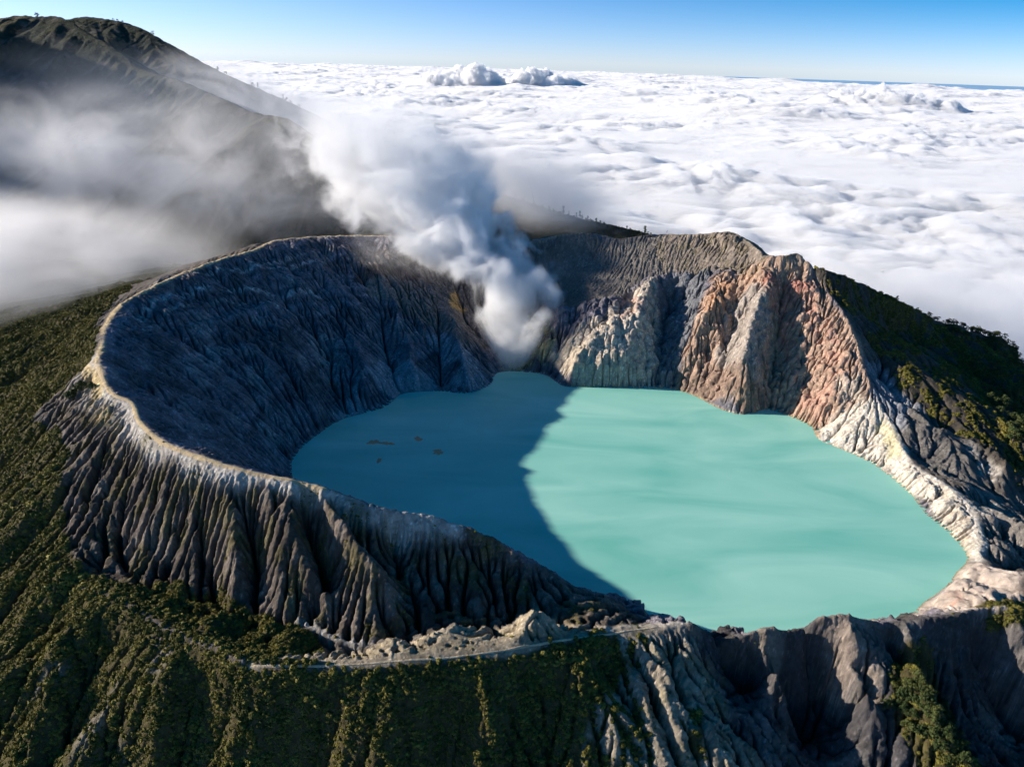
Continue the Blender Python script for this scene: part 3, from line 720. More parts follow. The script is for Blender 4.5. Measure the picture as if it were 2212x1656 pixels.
def ribbon(line, half, off, tint, seed):
    """a trodden strip laid over the ground along a line"""
    L = smooth_line(line[::5], 1.5)[:, :2]; T = np.gradient(L, axis=0); T /= np.linalg.norm(T, axis=1)[:, None]; Nn = np.stack([-T[:, 1], T[:, 0]], 1)
    wv = half * (1 + 0.3 * perlin2(L[:, 0] / 14, L[:, 1] / 14, seed)); k = np.linspace(-1, 1, 7)
    P2 = L[:, None] + Nn[:, None] * (off + wv[:, None] * k[None])[..., None]
    z = G.sample(Hd, P2[..., 0], P2[..., 1]) + 0.45 - 0.5 * np.abs(k)[None] ** 4
    V_ = np.concatenate([P2, z[..., None]], -1); n_ = perlin2(V_[..., 0] / 3, V_[..., 1] / 3, seed + 1)
    return V_.reshape(-1, 3), grid_faces(len(L), 7)[:, ::-1], (np.array(tint)[None] * (1 + 0.15 * n_.reshape(-1, 1)))
a_ = np.argmin(np.hypot(rim_left[:, 0] + 572, rim_left[:, 1] - 888)); b_ = np.argmin(np.hypot(rim_left[:, 0] + 196, rim_left[:, 1] - 643))
q1 = ribbon(rim_left[min(a_, b_):max(a_, b_)], 3.2, 0.8, (0.56, 0.43, 0.26), 3); q2 = ribbon(ftrack, 1.0, 0.3, (0.56, 0.45, 0.30), 5)
for q_, lb_ in ((q1, "broad tan path along the left crater rim"), (q2, "narrow pale track along the front ledge above the shrubs")):
    tag(mesh_obj("path", q_[0], q_[1], m_ground, cols=q_[2]), lb_, "path", kind="structure")

# ------------------------------------------------------------------ lake
m_lake, n, b, o_ = new_mat("milky_lake_water")
b.inputs["Roughness"].default_value = 0.45; b.inputs["Specular IOR Level"].default_value = 0.06
tcn = N(n, "ShaderNodeTexCoord")
na = N(n, "ShaderNodeTexNoise"); na.inputs["Scale"].default_value = 1.0; na.inputs["Detail"].default_value = 5; na.inputs["Distortion"].default_value = 0.9
mq = N(n, "ShaderNodeMapping"); mq.inputs["Scale"].default_value = (0.0035, 0.011, 1); mq.inputs["Rotation"].default_value = (0, 0, 0.12); n.links.new(tcn.outputs["Object"], mq.inputs[0]); n.links.new(mq.outputs[0], na.inputs["Vector"])  # mottled water; its long streaks stand in for shadows of the smoke
cr = N(n, "ShaderNodeMix"); cr.data_type = 'RGBA'; cr.inputs[6].default_value = (0.185, 0.55, 0.455, 1); cr.inputs[7].default_value = (0.37, 0.72, 0.605, 1)
lm = N(n, 'ShaderNodeMapRange'); lm.inputs[1].default_value = 0.3; lm.inputs[2].default_value = 0.7; n.links.new(na.outputs[0], lm.inputs[0])
n.links.new(lm.outputs[0], cr.inputs[0]); n.links.new(cr.outputs[2], b.inputs["Base Color"])
nb = N(n, "ShaderNodeTexNoise"); nb.inputs["Scale"].default_value = 0.35; nb.inputs["Detail"].default_value = 3
mpn = N(n, "ShaderNodeMapping"); mpn.inputs["Scale"].default_value = (0.5, 1.6, 1); n.links.new(tcn.outputs["Object"], mpn.inputs[0]); n.links.new(mpn.outputs[0], nb.inputs["Vector"])
bp = N(n, "ShaderNodeBump"); bp.inputs["Strength"].default_value = 0.25; bp.inputs["Distance"].default_value = 0.15
n.links.new(nb.outputs[0], bp.inputs["Height"]); n.links.new(bp.outputs[0], b.inputs["Normal"])
lk = smooth_line(np.vstack([shore_loop[::6], shore_loop[:1]]), 12)
ctr = np.array([lk[:, 0].mean(), lk[:, 1].mean(), 0])
dv = lk - ctr; dv[:, 2] = 0
lk2 = ctr + dv * (1 + 16 / np.linalg.norm(dv[:, :2], axis=1))[:, None]; lk2[:, 2] = 0
me = bpy.data.meshes.new("lake"); me.from_pydata([tuple(p) for p in lk2[:-1]], [], [tuple(range(len(lk2) - 1))]); me.materials.append(m_lake)
lake = bpy.data.objects.new("lake", me); C.objects.link(lake)
tag(lake, "turquoise crater lake, half of it in the shadow of the rim", "lake", kind="structure")
if me.polygons[0].normal.z < 0: me.flip_normals()
# ------------------------------------------------------------------ the big mountain and its forested foot behind the crater
GM = Grid(-4600, 1600, 1800, 5000, 8.0)
def PY(*p, step=30.0): return smooth_line([at_y(a, b, c) for a, b, c in p], step)
spur = PY((0,44,3300),(38,33,3260),(82,37,3230),(120,33,3200),(147,45,3150),(192,72,3060),(257,110,2950),(308,151,2860),(377,168,2750),(446,199,2650),(480,212,2600),(548,243,2500),(617,254,2420),(668,288,2350),(720,319,2280),(800,385,2150),(860,455,2050))
ridge = PY((60,60,4300),(147,42,4200),(185,36,4180),(240,43,4120),(291,55,4060),(329,74,4000),(411,120,3850),(446,141,3770),(497,165,3650),(583,202,3500),(634,226,3400),(686,250,3280),(737,283,3150),(850,335,2950),(1000,390,2700),(1120,430,2500),(1180,449,2420),(1250,470,2320),(1330,487,2200),(1400,503,2100),(1460,530,2040))
def dz(L, d): M_ = np.array(L); M_[:, 2] += d; return M_
mlines = [spur, ridge]
mlines += [PY((200,150,3560),(300,190,3400),(430,240,3160),(600,300,2900),(760,380,2650),(950,440,2400))]
mlines += [PY((150,45,3150),(160,130,2900),(120,220,2700),(60,330,2480)), PY((380,170,2750),(360,260,2500),(330,350,2300)), PY((617,256,2420),(600,330,2250),(560,400,2120))]
mlines += [PY((250,200,2780),(230,300,2500),(200,400,2280)), PY((480,260,2480),(460,340,2270))]
mlines += [WL((-2560,3420,745),(-2700,3500,700),(-3000,3900,450)), WL((-3100,2150,800),(-3200,2700,1030),(-3300,3100,1120),(-3450,3350,1080))]  # last line: unseen crest left of the frame, added to shadow the mountainside
mlines += [WL((-2480,3200,720),(-2480,2700,430),(-2450,2200,220))]
mlines += [WL((-4600,1800,180),(-2600,1860,140),(-1500,1900,90),(-700,1900,100),(0,1930,110),(350,2000,90),(560,2060,40))]
mlines += [WL((-4600,5000,300),(-2500,5000,200),(0,5000,-500),(1600,4200,-600),(1600,1800,-400)), WL((-1500,5000,0),(-500,3900,-100),(300,3200,-200),(700,2500,-260),(800,1800,-150))]
mlines += [WL((-4600,1800,180),(-4600,3200,900),(-4600,5000,300))]
HM = blur(solve(GM, mlines), 1)
XM, YM = GM.X, GM.Y
gy, gx = np.gradient(blur(HM, 3), 8.0); slm = np.sqrt(gx * gx + gy * gy)
D_sp = np.minimum(linedist(XM, YM, spur, 300), linedist(XM, YM, ridge, 300))
fm = sstep(0, 120, D_sp)
LA = lic(GM, blur(HM, 4), fbm2(XM / 160, YM / 160, 2, 5).astype(np.float32), 20, 16.0)
HM = HM + fm * 16 * np.tanh(LA) * sstep(0.1, 0.5, slm)
LB = lic(GM, blur(HM, 2), fbm2(XM / 55, YM / 55, 2, 15).astype(np.float32), 16, 10.0)
HM = HM + sstep(0, 60, D_sp) * 8 * (1 - np.abs(LB)) * sstep(0.1, 0.5, slm) + 3.0 * fbm2(XM / 40, YM / 40, 3, 25) + 2.0 * np.abs(perlin2(XM / 17, YM / 17, 26))
cm = np.empty(HM.shape + (3,), np.float32); cm[:] = (0.036, 0.043, 0.030)
q = fbm2(XM / 120, YM / 120, 4, 35)
cm += (np.array((0.085, 0.078, 0.040), np.float32) - cm) * (sstep(0.0, 0.7, q + 0.3 * LA) * 0.8)[..., None]
cm += (np.array((0.15, 0.13, 0.12), np.float32) - cm) * (sstep(0.5, 1.0, fbm2(XM / 60, YM / 60, 4, 45) + 0.35 * np.abs(LB)) * 0.7)[..., None]
cm *= (1 + 0.2 * perlin2(XM / 20, YM / 20, 55))[..., None]
m_mount = ground_mat("mountain_slope", 0.03, 0.12, 5.0)
VM = np.stack([XM, YM, HM], -1).reshape(-1, 3)
base = GM.sample(HM, XM, YM)
inG = (XM > -1480) & (XM < 1480) & (YM < 2290)
hid = np.where(inG, G.sample(Hd, XM, YM) - 12 > HM, False)
keep = ~(hid[:-1, :-1] & hid[1:, 1:]) & (HM[:-1, :-1] > -420)
v, f, c = compact(VM, grid_faces(GM.ny, GM.nx, keep), np.clip(cm, 0.01, 0.6).reshape(-1, 3))
tag(mesh_obj("mountain", v, f, m_mount, cols=c), "dark green mountain rising behind the crater, its slope dropping to the right", "mountain", kind="structure")

# ------------------------------------------------------------------ sea of clouds
m_cloud = bpy.data.materials.new("cloud_vapour"); m_cloud.use_nodes = True; n = m_cloud.node_tree; n.nodes.remove(n.nodes["Principled BSDF"])
vs = n.nodes.new("ShaderNodeVolumeScatter"); vs.inputs["Color"].default_value = (0.981, 0.983, 0.996, 1); vs.inputs["Density"].default_value = 0.0145; vs.inputs["Anisotropy"].default_value = 0.1
n.links.new(vs.outputs[0], n.nodes["Material Output"].inputs["Volume"])
def billow(x, y, seed):
    return np.abs(perlin2(x, y, seed))
nr, na_ = 760, 860
aa = np.radians(np.linspace(-34, 62, na_))
r0 = np.interp(np.degrees(aa), [-34, -22, -12, -4, 3, 9, 16, 24, 36, 62], [5200, 4600, 3900, 3000, 2500, 2150, 1900, 1750, 1700, 1700])
TT, AA = np.meshgrid(np.linspace(0, 1, nr), aa, indexing='ij')
RR = r0[None] * (np.interp(np.degrees(aa), [-34, 5, 25, 62], [120000, 120000, 68000, 68000])[None] / r0[None]) ** TT
XC = RR * np.sin(AA); YC = RR * np.cos(AA)
def cloud_h(x, y, r):
    wx_ = 160 * fbm2(x / 900, y / 900, 2, 201); wy_ = 160 * fbm2(x / 900, y / 900, 2, 207)
    xx, yy = x + wx_, y + wy_
    h = 110 * fbm2(x / 5200, y / 5200, 2, 211)
    h = h + 65 * billow(xx / 1600, yy / 1600, 215) + 62 * billow(xx / 640, yy / 640, 221)
    h = h + 46 * (0.5 + 0.5 * sstep(2500, 6000, r)) * billow(xx / 300, yy / 300, 225) * (1 - 0.6 * sstep(15000, 50000, r))
    fine = 0.15 + 0.85 * sstep(2200, 6000, r)
    h = h + fine * 24 * billow(xx / 115, yy / 115, 231) * (0.4 + sstep(-.1, .4, fbm2(x / 1300, y / 1300, 2, 235)))
    h = h + fine * 12 * billow(xx / 50, yy / 50, 239)
    h = h * (0.25 + 1.15 * sstep(-0.5, 0.6, fbm2(x / 3300, y / 2300, 2, 251)))
    far = sstep(6000, 20000, r)
    h = h + far * 150 * billow(x / 4200, y / 2600, 243) + 260 * np.clip(fbm2(x / 6500, y / 5000, 2, 247) - 0.42, 0, 1) * far
    return h
HC = cloud_h(XC, YC, RR) - 330
# the deck sinks where it laps against the mountains
HC -= 160 * sstep(2300, 1650, RR)
_m = at_z(1860, 236, -330)
g_ = np.exp(-(((XC - _m[0]) / 1500) ** 2 + ((YC - _m[1]) / 1100) ** 2)); g2 = np.exp(-(((XC - _m[0] - 1700) / 900) ** 2 + ((YC - _m[1] + 600) / 800) ** 2)) + 0.5 * np.exp(-(((XC - _m[0] + 3600) / 1500) ** 2 + ((YC - _m[1] + 500) / 900) ** 2))
HC += (g_ * 420 + g2 * 260) * (0.25 + 1.1 * billow(XC / 800, YC / 800, 263) + 0.6 * billow(XC / 330, YC / 330, 267) + 0.3 * billow(XC / 140, YC / 140, 269))
HC -= RR ** 2 / (2 * 6371000.0) * 0.3
VC = np.stack([XC, YC, HC], -1).reshape(-1, 3)
# a closed body of even vapour: its top is the billowing deck
j0 = 0
VT = VC.reshape(nr, na_, 3)[:, j0:].copy(); nc = VT.shape[1]; VT = VT.reshape(-1, 3)
VB = VT.copy(); VB[:, 2] -= 700
VC0 = VT
idx = np.arange(nr * nc).reshape(nr, nc); o2 = nr * nc
def wall(l): return np.stack([l[:-1], l[1:], l[1:] + o2, l[:-1] + o2], -1)
Fa = np.vstack([grid_faces(nr, nc), grid_faces(nr, nc)[:, ::-1] + o2, wall(idx[0]), wall(idx[-1][::-1]), wall(idx[:, 0][::-1]), wall(idx[:, -1])])
co = mesh_obj("cloud_sea", np.vstack([VT, VB]), Fa, m_cloud)
tag(co, "unbroken white sea of clouds reaching to the horizon", "clouds", kind="stuff")
m_sea, n, b, o_ = new_mat("far_ocean"); b.inputs["Base Color"].default_value = (0.30, 0.52, 0.74, 1); b.inputs["Roughness"].default_value = 0.6  # sea blue paled, distance haze put into the colour
sr = np.array([60000., 120000., 200000.]); sa = np.radians(np.linspace(-62, 62, 60)); SR, SA = np.meshgrid(sr, sa, indexing='ij')
VS = np.stack([SR * np.sin(SA), SR * np.cos(SA), -1400 + SR * 0], -1).reshape(-1, 3)
F_ = grid_faces(3, 60)
oc = mesh_obj("ocean", VS, F_, m_sea)
if oc.data.polygons[0].normal.z < 0: oc.data.flip_normals()
tag(oc, "thin blue band of ocean on the horizon", "ocean", kind="structure")

# cumulus heads that stand out of the deck
def ico(sub):
    import bmesh
    bm = bmesh.new(); bmesh.ops.create_icosphere(bm, subdivisions=sub, radius=1.0)
    v = np.array([q.co[:] for q in bm.verts]); f = np.array([[q.index for q in p.verts] for p in bm.faces]); bm.free()
    return v, f
ICO5, FICO5 = ico(5); ICO4, FICO4 = ico(4)
def cumulus(lumps, y, label, seed):
    """lumps: (photo x, photo y of the top, radius in photo pixels)"""
    VV, FF, off = [], [], 0
    for k, (px, py, rp) in enumerate(lumps):
        ctr = at_y(px, py + rp * 1.15, y + (k % 3 - 1) * 400)
        R_ = rp / FPX * np.linalg.norm(ctr - CAM)
        p = ICO5 * R_ * (1.0, 1.0, 0.95)
        q = (p + ctr)
        s = R_
        d = 0.40 * np.abs(perlin3(q[:, 0] / s * 1.3, q[:, 1] / s * 1.3, q[:, 2] / s * 1.3, seed)) + 0.34 * np.abs(perlin3(q[:, 0] / s * 3, q[:, 1] / s * 3, q[:, 2] / s * 3, seed + 1)) + 0.2 * np.abs(perlin3(q[:, 0] / s * 7, q[:, 1] / s * 7, q[:, 2] / s * 7, seed + 2))
        VV.append(q + ICO5 * (R_ * d)[:, None]); FF.append(FICO5 + off); off += len(q)
    o = mesh_obj("cumulus_cloud", np.vstack(VV), np.vstack(FF), m_cloud)
    return tag(o, label, "cloud", "cumulus heads rising out of the cloud sea")
cumulus([(942,160,22),(968,158,24),(1000,150,26),(1025,146,24),(1050,155,24),(1068,166,20),(985,168,24),(925,172,16)], 30000, "larger of the two white cumulus heads on the horizon, domed and nearest the mountain", 3)
cumulus([(1128,156,18),(1150,152,22),(1175,153,20),(1200,164,16),(1222,168,16),(1240,173,12),(1185,170,16)], 31000, "longer low cumulus head on the horizon tapering off to the right", 13)
# ------------------------------------------------------------------ fog banks and the smoke plume
def fog_mat(name, dens, scale, seedoff, lo=0.42, hi=0.7, colr=(0.97, 0.97, 0.98), aniso=0.2, stretch=(1, 1, 1.5), detail=5.5):
    m = bpy.data.materials.new(name); m.use_nodes = True; n = m.node_tree
    n.nodes.remove(n.nodes["Principled BSDF"]); o_ = n.nodes["Material Output"]
    vs = N(n, "ShaderNodeVolumePrincipled"); vs.inputs["Color"].default_value = (*colr, 1); vs.inputs["Anisotropy"].default_value = aniso
    tcn = N(n, "ShaderNodeTexCoord")
    geo = N(n, "ShaderNodeNewGeometry")
    ln = N(n, "ShaderNodeVectorMath"); ln.operation = 'LENGTH'; n.links.new(tcn.outputs["Object"], ln.inputs[0])
    fall = N(n, "ShaderNodeMapRange"); fall.interpolation_type = 'SMOOTHSTEP'; fall.inputs[1].default_value = 1.0; fall.inputs[2].default_value = 0.25; n.links.new(ln.outputs["Value"], fall.inputs[0])
    mp = N(n, "ShaderNodeMapping"); mp.inputs["Location"].default_value = (seedoff, seedoff * 0.7, seedoff * 0.3); mp.inputs["Scale"].default_value = tuple(s / scale for s in stretch)
    n.links.new(geo.outputs["Position"], mp.inputs[0])
    nz = N(n, "ShaderNodeTexNoise"); nz.inputs["Scale"].default_value = 1; nz.inputs["Detail"].default_value = detail; nz.inputs["Roughness"].default_value = 0.60; nz.inputs["Distortion"].default_value = 0.9
    n.links.new(mp.outputs[0], nz.inputs["Vector"])
    th = N(n, "ShaderNodeMapRange"); th.interpolation_type = 'SMOOTHSTEP'; th.inputs[1].default_value = lo; th.inputs[2].default_value = hi; n.links.new(nz.outputs[0], th.inputs[0])
    mu = N(n, "ShaderNodeMath"); mu.operation = 'MULTIPLY'; n.links.new(fall.outputs[0], mu.inputs[0]); n.links.new(th.outputs[0], mu.inputs[1])
    m2 = N(n, "ShaderNodeMath"); m2.operation = 'MULTIPLY'; m2.inputs[1].default_value = dens; n.links.new(mu.outputs[0], m2.inputs[0])
    n.links.new(m2.outputs[0], vs.inputs["Density"]); n.links.new(vs.outputs[0], o_.inputs["Volume"])
    m.cycles.volume_step_rate = 0.6
    return m
FS, FFS = ico(3)
def fog(px, py, y, rad, dens, label, scale=220, seed=1.0, lo=0.42, hi=0.7, rot=0.0, **k):
    ctr = at_y(px, py, y)
    o = mesh_obj("fog_bank", FS, FFS, fog_mat("fog", dens, scale, seed, lo, hi, **k))
    o.location = ctr; o.scale = rad; o.rotation_euler = (0, rot, 0)
    return tag(o, label, "fog", "banks of drifting fog", "stuff")
fog(30, 590, 1650, (640, 420, 210), 0.011, "thick pale fog spilling over the left edge of the crater slope", 190, 1.0, 0.30, 0.62)
fog(250, 400, 2250, (900, 420, 330), 0.0085, "grey drifting fog in front of the dark mountain", 230, 5.0, 0.30, 0.66)
fog(560, 450, 2100, (520, 300, 240), 0.0085, "grey fog settling behind the left crater rim", 190, 9.0, 0.34, 0.66)
fog(330, 190, 3050, (620, 260, 90), 0.004, "thin veil of mist across the upper mountain slope", 240, 13.0, 0.40, 0.66, rot=0.35)
fog(660, 270, 2750, (620, 340, 140), 0.0075, "bright mist pouring over the mountain's right shoulder", 260, 17.0, 0.32, 0.62, rot=0.38)
fog(1130, 420, 2300, (420, 280, 220), 0.009, "bluish mist between the smoke and the row of trees", 240, 21.0, 0.25, 0.6, rot=0.3)
fog(330, 330, 2600, (1300, 450, 400), 0.0008, "wide thin haze lying over the mountainside", 500, 31.0, 0.1, 0.5, colr=(0.70, 0.82, 1.0))
fog(520, 585, 1480, (260, 150, 50), 0.0022, "wisp of vapour inside the crater below the left rim", 120, 33.0, 0.35, 0.65)
fog(870, 560, 1620, (170, 140, 95), 0.007, "smoke clinging to the crater wall left of the plume", 110, 35.0, 0.34, 0.62)
fog(1190, 630, 1590, (95, 80, 110), 0.006, "thin smoke drifting right of the vent", 90, 37.0, 0.32, 0.62)
fog(2140, 665, 2250, (620, 420, 100), 0.008, "mist edge of the cloud sea lapping at the right slope", 240, 25.0, 0.3, 0.62)
# the plume: round its axis the smoke thins outward, with billows cut by noise
AX = [(1100,795,1392,22),(1104,750,1408,38),(1112,700,1440,56),(1118,650,1490,80),(1095,600,1550,98),(1030,550,1610,112),(965,500,1680,128),(915,450,1750,142),(885,390,1830,150),(850,330,1910,158),(810,270,2000,160),(770,200,2100,150)]
axp = np.array([at_y(a, b_, c) for a, b_, c, d in AX]); axr = np.array([d * np.linalg.norm(p - CAM) / FPX for (a, b_, c, d), p in zip(AX, axp)]) * 1.32
z0, z1 = axp[0, 2], axp[-1, 2]
zz = np.linspace(z0, z1, 28)
fx = np.interp(zz, axp[:, 2], axp[:, 0]); fy = np.interp(zz, axp[:, 2], axp[:, 1]); fr_ = np.interp(zz, axp[:, 2], axr)
NS = 28; th_ = np.linspace(0, 2 * np.pi, NS, endpoint=False)
PV = [];
for k in range(len(zz)):
    for t in th_: PV.append((fx[k] + 1.25 * fr_[k] * math.cos(t), fy[k] + 1.25 * fr_[k] * math.sin(t), zz[k]))
PF = [[k * NS + i, k * NS + (i + 1) % NS, (k + 1) * NS + (i + 1) % NS, (k + 1) * NS + i] for k in range(len(zz) - 1) for i in range(NS)]
PV = np.array(PV)
c0, c1 = len(PV), len(PV) + 1
PV = np.vstack([PV, [(fx[0], fy[0], z0 - 4), (fx[-1], fy[-1], z1 + 30)]])
PF = np.array(PF); T0 = np.array([[(i + 1) % NS, i, c0, c0] for i in range(NS)]); T1 = np.array([[(len(zz) - 1) * NS + i, (len(zz) - 1) * NS + (i + 1) % NS, c1, c1] for i in range(NS)])
m_pl = bpy.data.materials.new("volcanic_smoke"); m_pl.use_nodes = True; n = m_pl.node_tree
n.nodes.remove(n.nodes["Principled BSDF"]); o_ = n.nodes["Material Output"]
vs = N(n, "ShaderNodeVolumePrincipled"); vs.inputs["Color"].default_value = (1.0, 1.0, 1.0, 1); vs.inputs["Anisotropy"].default_value = -0.05
geo = N(n, "ShaderNodeNewGeometry"); sx = N(n, "ShaderNodeSeparateXYZ"); n.links.new(geo.outputs["Position"], sx.inputs[0])
tz = N(n, "ShaderNodeMapRange"); tz.inputs[1].default_value = z0; tz.inputs[2].default_value = z1; n.links.new(sx.outputs[2], tz.inputs[0])
def curve(vals):
    lo_, hi_ = float(min(vals)), float(max(vals)) + 1e-3
    fc = N(n, "ShaderNodeFloatCurve"); cv = fc.mapping.curves[0]
    ts = (axp[:, 2] - z0) / (z1 - z0); ys = (np.array(vals) - lo_) / (hi_ - lo_)
    while len(cv.points) > 2: cv.points.remove(cv.points[1])
    cv.points[0].location = (0, ys[0]); cv.points[1].location = (1, ys[-1])
    for t, y_ in zip(ts[1:-1], ys[1:-1]): cv.points.new(float(t), float(y_))
    for p_ in cv.points: p_.handle_type = 'VECTOR'
    fc.mapping.update()
    n.links.new(tz.outputs[0], fc.inputs["Value"])
    ma = N(n, "ShaderNodeMath"); ma.operation = 'MULTIPLY_ADD'; ma.inputs[1].default_value = hi_ - lo_; ma.inputs[2].default_value = lo_
    n.links.new(fc.outputs[0], ma.inputs[0]); return ma.outputs[0]
def mth(op, a, b=None, c=None):
    m_ = N(n, "ShaderNodeMath"); m_.operation = op
    for i, v_ in enumerate((a, b, c)):
        if v_ is None: continue
        if isinstance(v_, (int, float)): m_.inputs[i].default_value = v_
        else: n.links.new(v_, m_.inputs[i])
    return m_.outputs[0]
dx = mth('SUBTRACT', sx.outputs[0], curve(axp[:, 0])); dy = mth('SUBTRACT', sx.outputs[1], curve(axp[:, 1]))
rad = mth('SQRT', mth('ADD', mth('MULTIPLY', dx, dx), mth('MULTIPLY', dy, dy)))
Rz = curve(axr)
shape = mth('SUBTRACT', 1.0, mth('DIVIDE', rad, Rz))
nz = N(n, "ShaderNodeTexNoise"); nz.inputs["Scale"].default_value = 1 / 82.0; nz.inputs["Detail"].default_value = 6; nz.inputs["Roughness"].default_value = 0.58; nz.inputs["Distortion"].default_value = 0.5
n.links.new(geo.outputs["Position"], nz.inputs["Vector"])
sh2 = mth('ADD', shape, mth('MULTIPLY', mth('SUBTRACT', nz.outputs[0], 0.53), 3.0))
edge = N(n, "ShaderNodeMapRange"); edge.interpolation_type = 'SMOOTHSTEP'; edge.inputs[1].default_value = 0.0; edge.inputs[2].default_value = 0.42; n.links.new(sh2, edge.inputs[0])
guard = N(n, "ShaderNodeMapRange"); guard.interpolation_type = 'SMOOTHSTEP'; guard.inputs[1].default_value = -0.22; guard.inputs[2].default_value = 0.1; n.links.new(shape, guard.inputs[0])
dens = mth('MULTIPLY', mth('MULTIPLY', edge.outputs[0], guard.outputs[0]), curve([.025,.026,.03,.036,.038,.036,.034,.030,.024,.016,.007,.0]))
n.links.new(dens, vs.inputs["Density"]); n.links.new(vs.outputs[0], o_.inputs["Volume"])
m_pl.cycles.volume_step_rate = 0.2
pl = mesh_obj("smoke_plume", PV, np.vstack([PF]), m_pl)
import bmesh
bm = bmesh.new(); bm.from_mesh(pl.data); bm.verts.ensure_lookup_table()
for T in (T0, T1):
    for t in T: bm.faces.new([bm.verts[i] for i in t[:3]])
bmesh.ops.recalc_face_normals(bm, faces=bm.faces[:]); bm.to_mesh(pl.data); bm.free()
tag(pl, "white sulphur smoke billowing from the vent at the far end of the lake", "smoke", kind="stuff")
# ------------------------------------------------------------------ foliage
def leaf_mat(name, c0, c1, c2, per_object=True):
    m, n, b, o_ = new_mat(name)
    b.inputs["Roughness"].default_value = 0.75; b.inputs["Specular IOR Level"].default_value = 0.2
    oi = N(n, "ShaderNodeObjectInfo"); geo = N(n, "ShaderNodeNewGeometry")
    nz = N(n, "ShaderNodeTexNoise"); nz.inputs["Scale"].default_value = 0.02; nz.inputs["Detail"].default_value = 2
    n.links.new(geo.outputs["Position"], nz.inputs["Vector"])
    ad = N(n, "ShaderNodeMath"); ad.operation = 'MULTIPLY_ADD'; ad.inputs[1].default_value = 0.55
    n.links.new(oi.outputs["Random"], ad.inputs[0])
    a2 = N(n, "ShaderNodeMath"); a2.operation = 'MULTIPLY_ADD'; a2.inputs[1].default_value = 1.3; a2.inputs[2].default_value = -0.42
    n.links.new(nz.outputs[0], a2.inputs[0]); n.links.new(a2.outputs[0], ad.inputs[2])
    cr = N(n, "ShaderNodeValToRGB"); e = cr.color_ramp.elements
    e[0].position = 0.1; e[0].color = (*c0, 1); e[1].position = 0.9; e[1].color = (*c2, 1)
    k = e.new(0.5); k.color = (*c1, 1)
    n.links.new(ad.outputs[0], cr.inputs[0])
    ri = N(n, "ShaderNodeMapRange"); ri.inputs[3].default_value = 0.65; ri.inputs[4].default_value = 1.35
    n.links.new(geo.outputs["Random Per Island"], ri.inputs[0])
    mx = N(n, "ShaderNodeMix"); mx.data_type = 'RGBA'; mx.blend_type = 'MULTIPLY'; mx.inputs[0].default_value = 1
    n.links.new(cr.outputs[0], mx.inputs[6]); n.links.new(ri.outputs[0], mx.inputs[7]); n.links.new(mx.outputs[2], b.inputs["Base Color"])
    return m
m_shrub = leaf_mat("heath_leaves", (0.055, 0.064, 0.014), (0.140, 0.122, 0.024), (0.225, 0.190, 0.042))
m_shrub_pale = leaf_mat("dry_heath", (0.13, 0.115, 0.075), (0.20, 0.18, 0.13), (0.24, 0.22, 0.17))
m_tree = leaf_mat("tree_leaves", (0.030, 0.048, 0.014), (0.055, 0.075, 0.022), (0.095, 0.105, 0.030))
m_bark, n_, b_, o_ = new_mat("bark"); b_.inputs["Base Color"].default_value = (0.10, 0.085, 0.07, 1); b_.inputs["Roughness"].default_value = 0.9
nzb = N(n_, "ShaderNodeTexNoise"); nzb.inputs["Scale"].default_value = 3.0; bpb = N(n_, "ShaderNodeBump"); n_.links.new(nzb.outputs[0], bpb.inputs["Height"]); n_.links.new(bpb.outputs[0], b_.inputs["Normal"])

def leaf_quads(cen, nrm, size, rs):
    k = len(cen)
    t = rs.normal(size=(k, 3)); nrm = nrm + 0.5 * rs.normal(size=(k, 3)); nrm /= np.linalg.norm(nrm, axis=1)[:, None]
    a = np.cross(nrm, t); a /= np.linalg.norm(a, axis=1)[:, None]; b = np.cross(nrm, a)
    s = size * rs.uniform(0.6, 1.4, k)[:, None]
    V_ = np.stack([cen - a * s, cen - b * s * 0.8, cen + a * s, cen + b * s * 0.8], 1).reshape(-1, 3)
    return V_, np.arange(4 * k).reshape(k, 4)

def clumpy(rs, lumps, per, leaf, spread, sq=0.8):
    """leaf cards over the skins of several overlapping lumps"""
    cs, ns = [], []
    for (c, r) in lumps:
        d = rs.normal(size=(per, 3)); d /= np.linalg.norm(d, axis=1)[:, None]; d[:, 2] = np.where(d[:, 2] < -0.35, -d[:, 2], d[:, 2])
        rad_ = r * rs.uniform(0.72, 1.05, per)[:, None]
        cs.append(np.array(c) + d * rad_ * (1, 1, sq)); ns.append(d)
    return leaf_quads(np.vstack(cs), np.vstack(ns), leaf, rs)

def raw_mesh(name, V_, F_, mat, smooth=False):
    me_ = bpy.data.meshes.new(name); me_.from_pydata([tuple(p) for p in V_], [], [tuple(f_) for f_ in F_]); me_.materials.append(mat)
    if smooth:
        for p in me_.polygons: p.use_smooth = True
    return me_

def shrub_coll(name, mat, seeds, per=34, leaf=0.26):
    cl = bpy.data.collections.new(name)
    v0, f0 = ico(2)
    for sd in seeds:
        rs = np.random.RandomState(sd)
        lumps = [((0, 0, 0.35), 0.72)] + [((rs.uniform(-.6, .6), rs.uniform(-.6, .6), rs.uniform(0.1, 0.6)), rs.uniform(0.35, 0.55)) for _ in range(6)]
        Vs, Fs, off = [], [], 0
        for c, r in lumps:
            vv = v0 * r * 0.86 * (1, 1, 0.85) * (1 + 0.16 * rs.normal(size=(len(v0), 1))) + np.array(c)
            Vs.append(vv); Fs += [tuple(q + off) for q in f0]; off += len(vv)
        lv, lf = clumpy(rs, lumps, per, leaf, 0)
        Vs.append(lv); Fs += [tuple(q + off) for q in lf]
        me_ = raw_mesh("shrub", np.vstack(Vs), Fs, mat)
        cl.objects.link(bpy.data.objects.new("shrub", me_))
    return cl

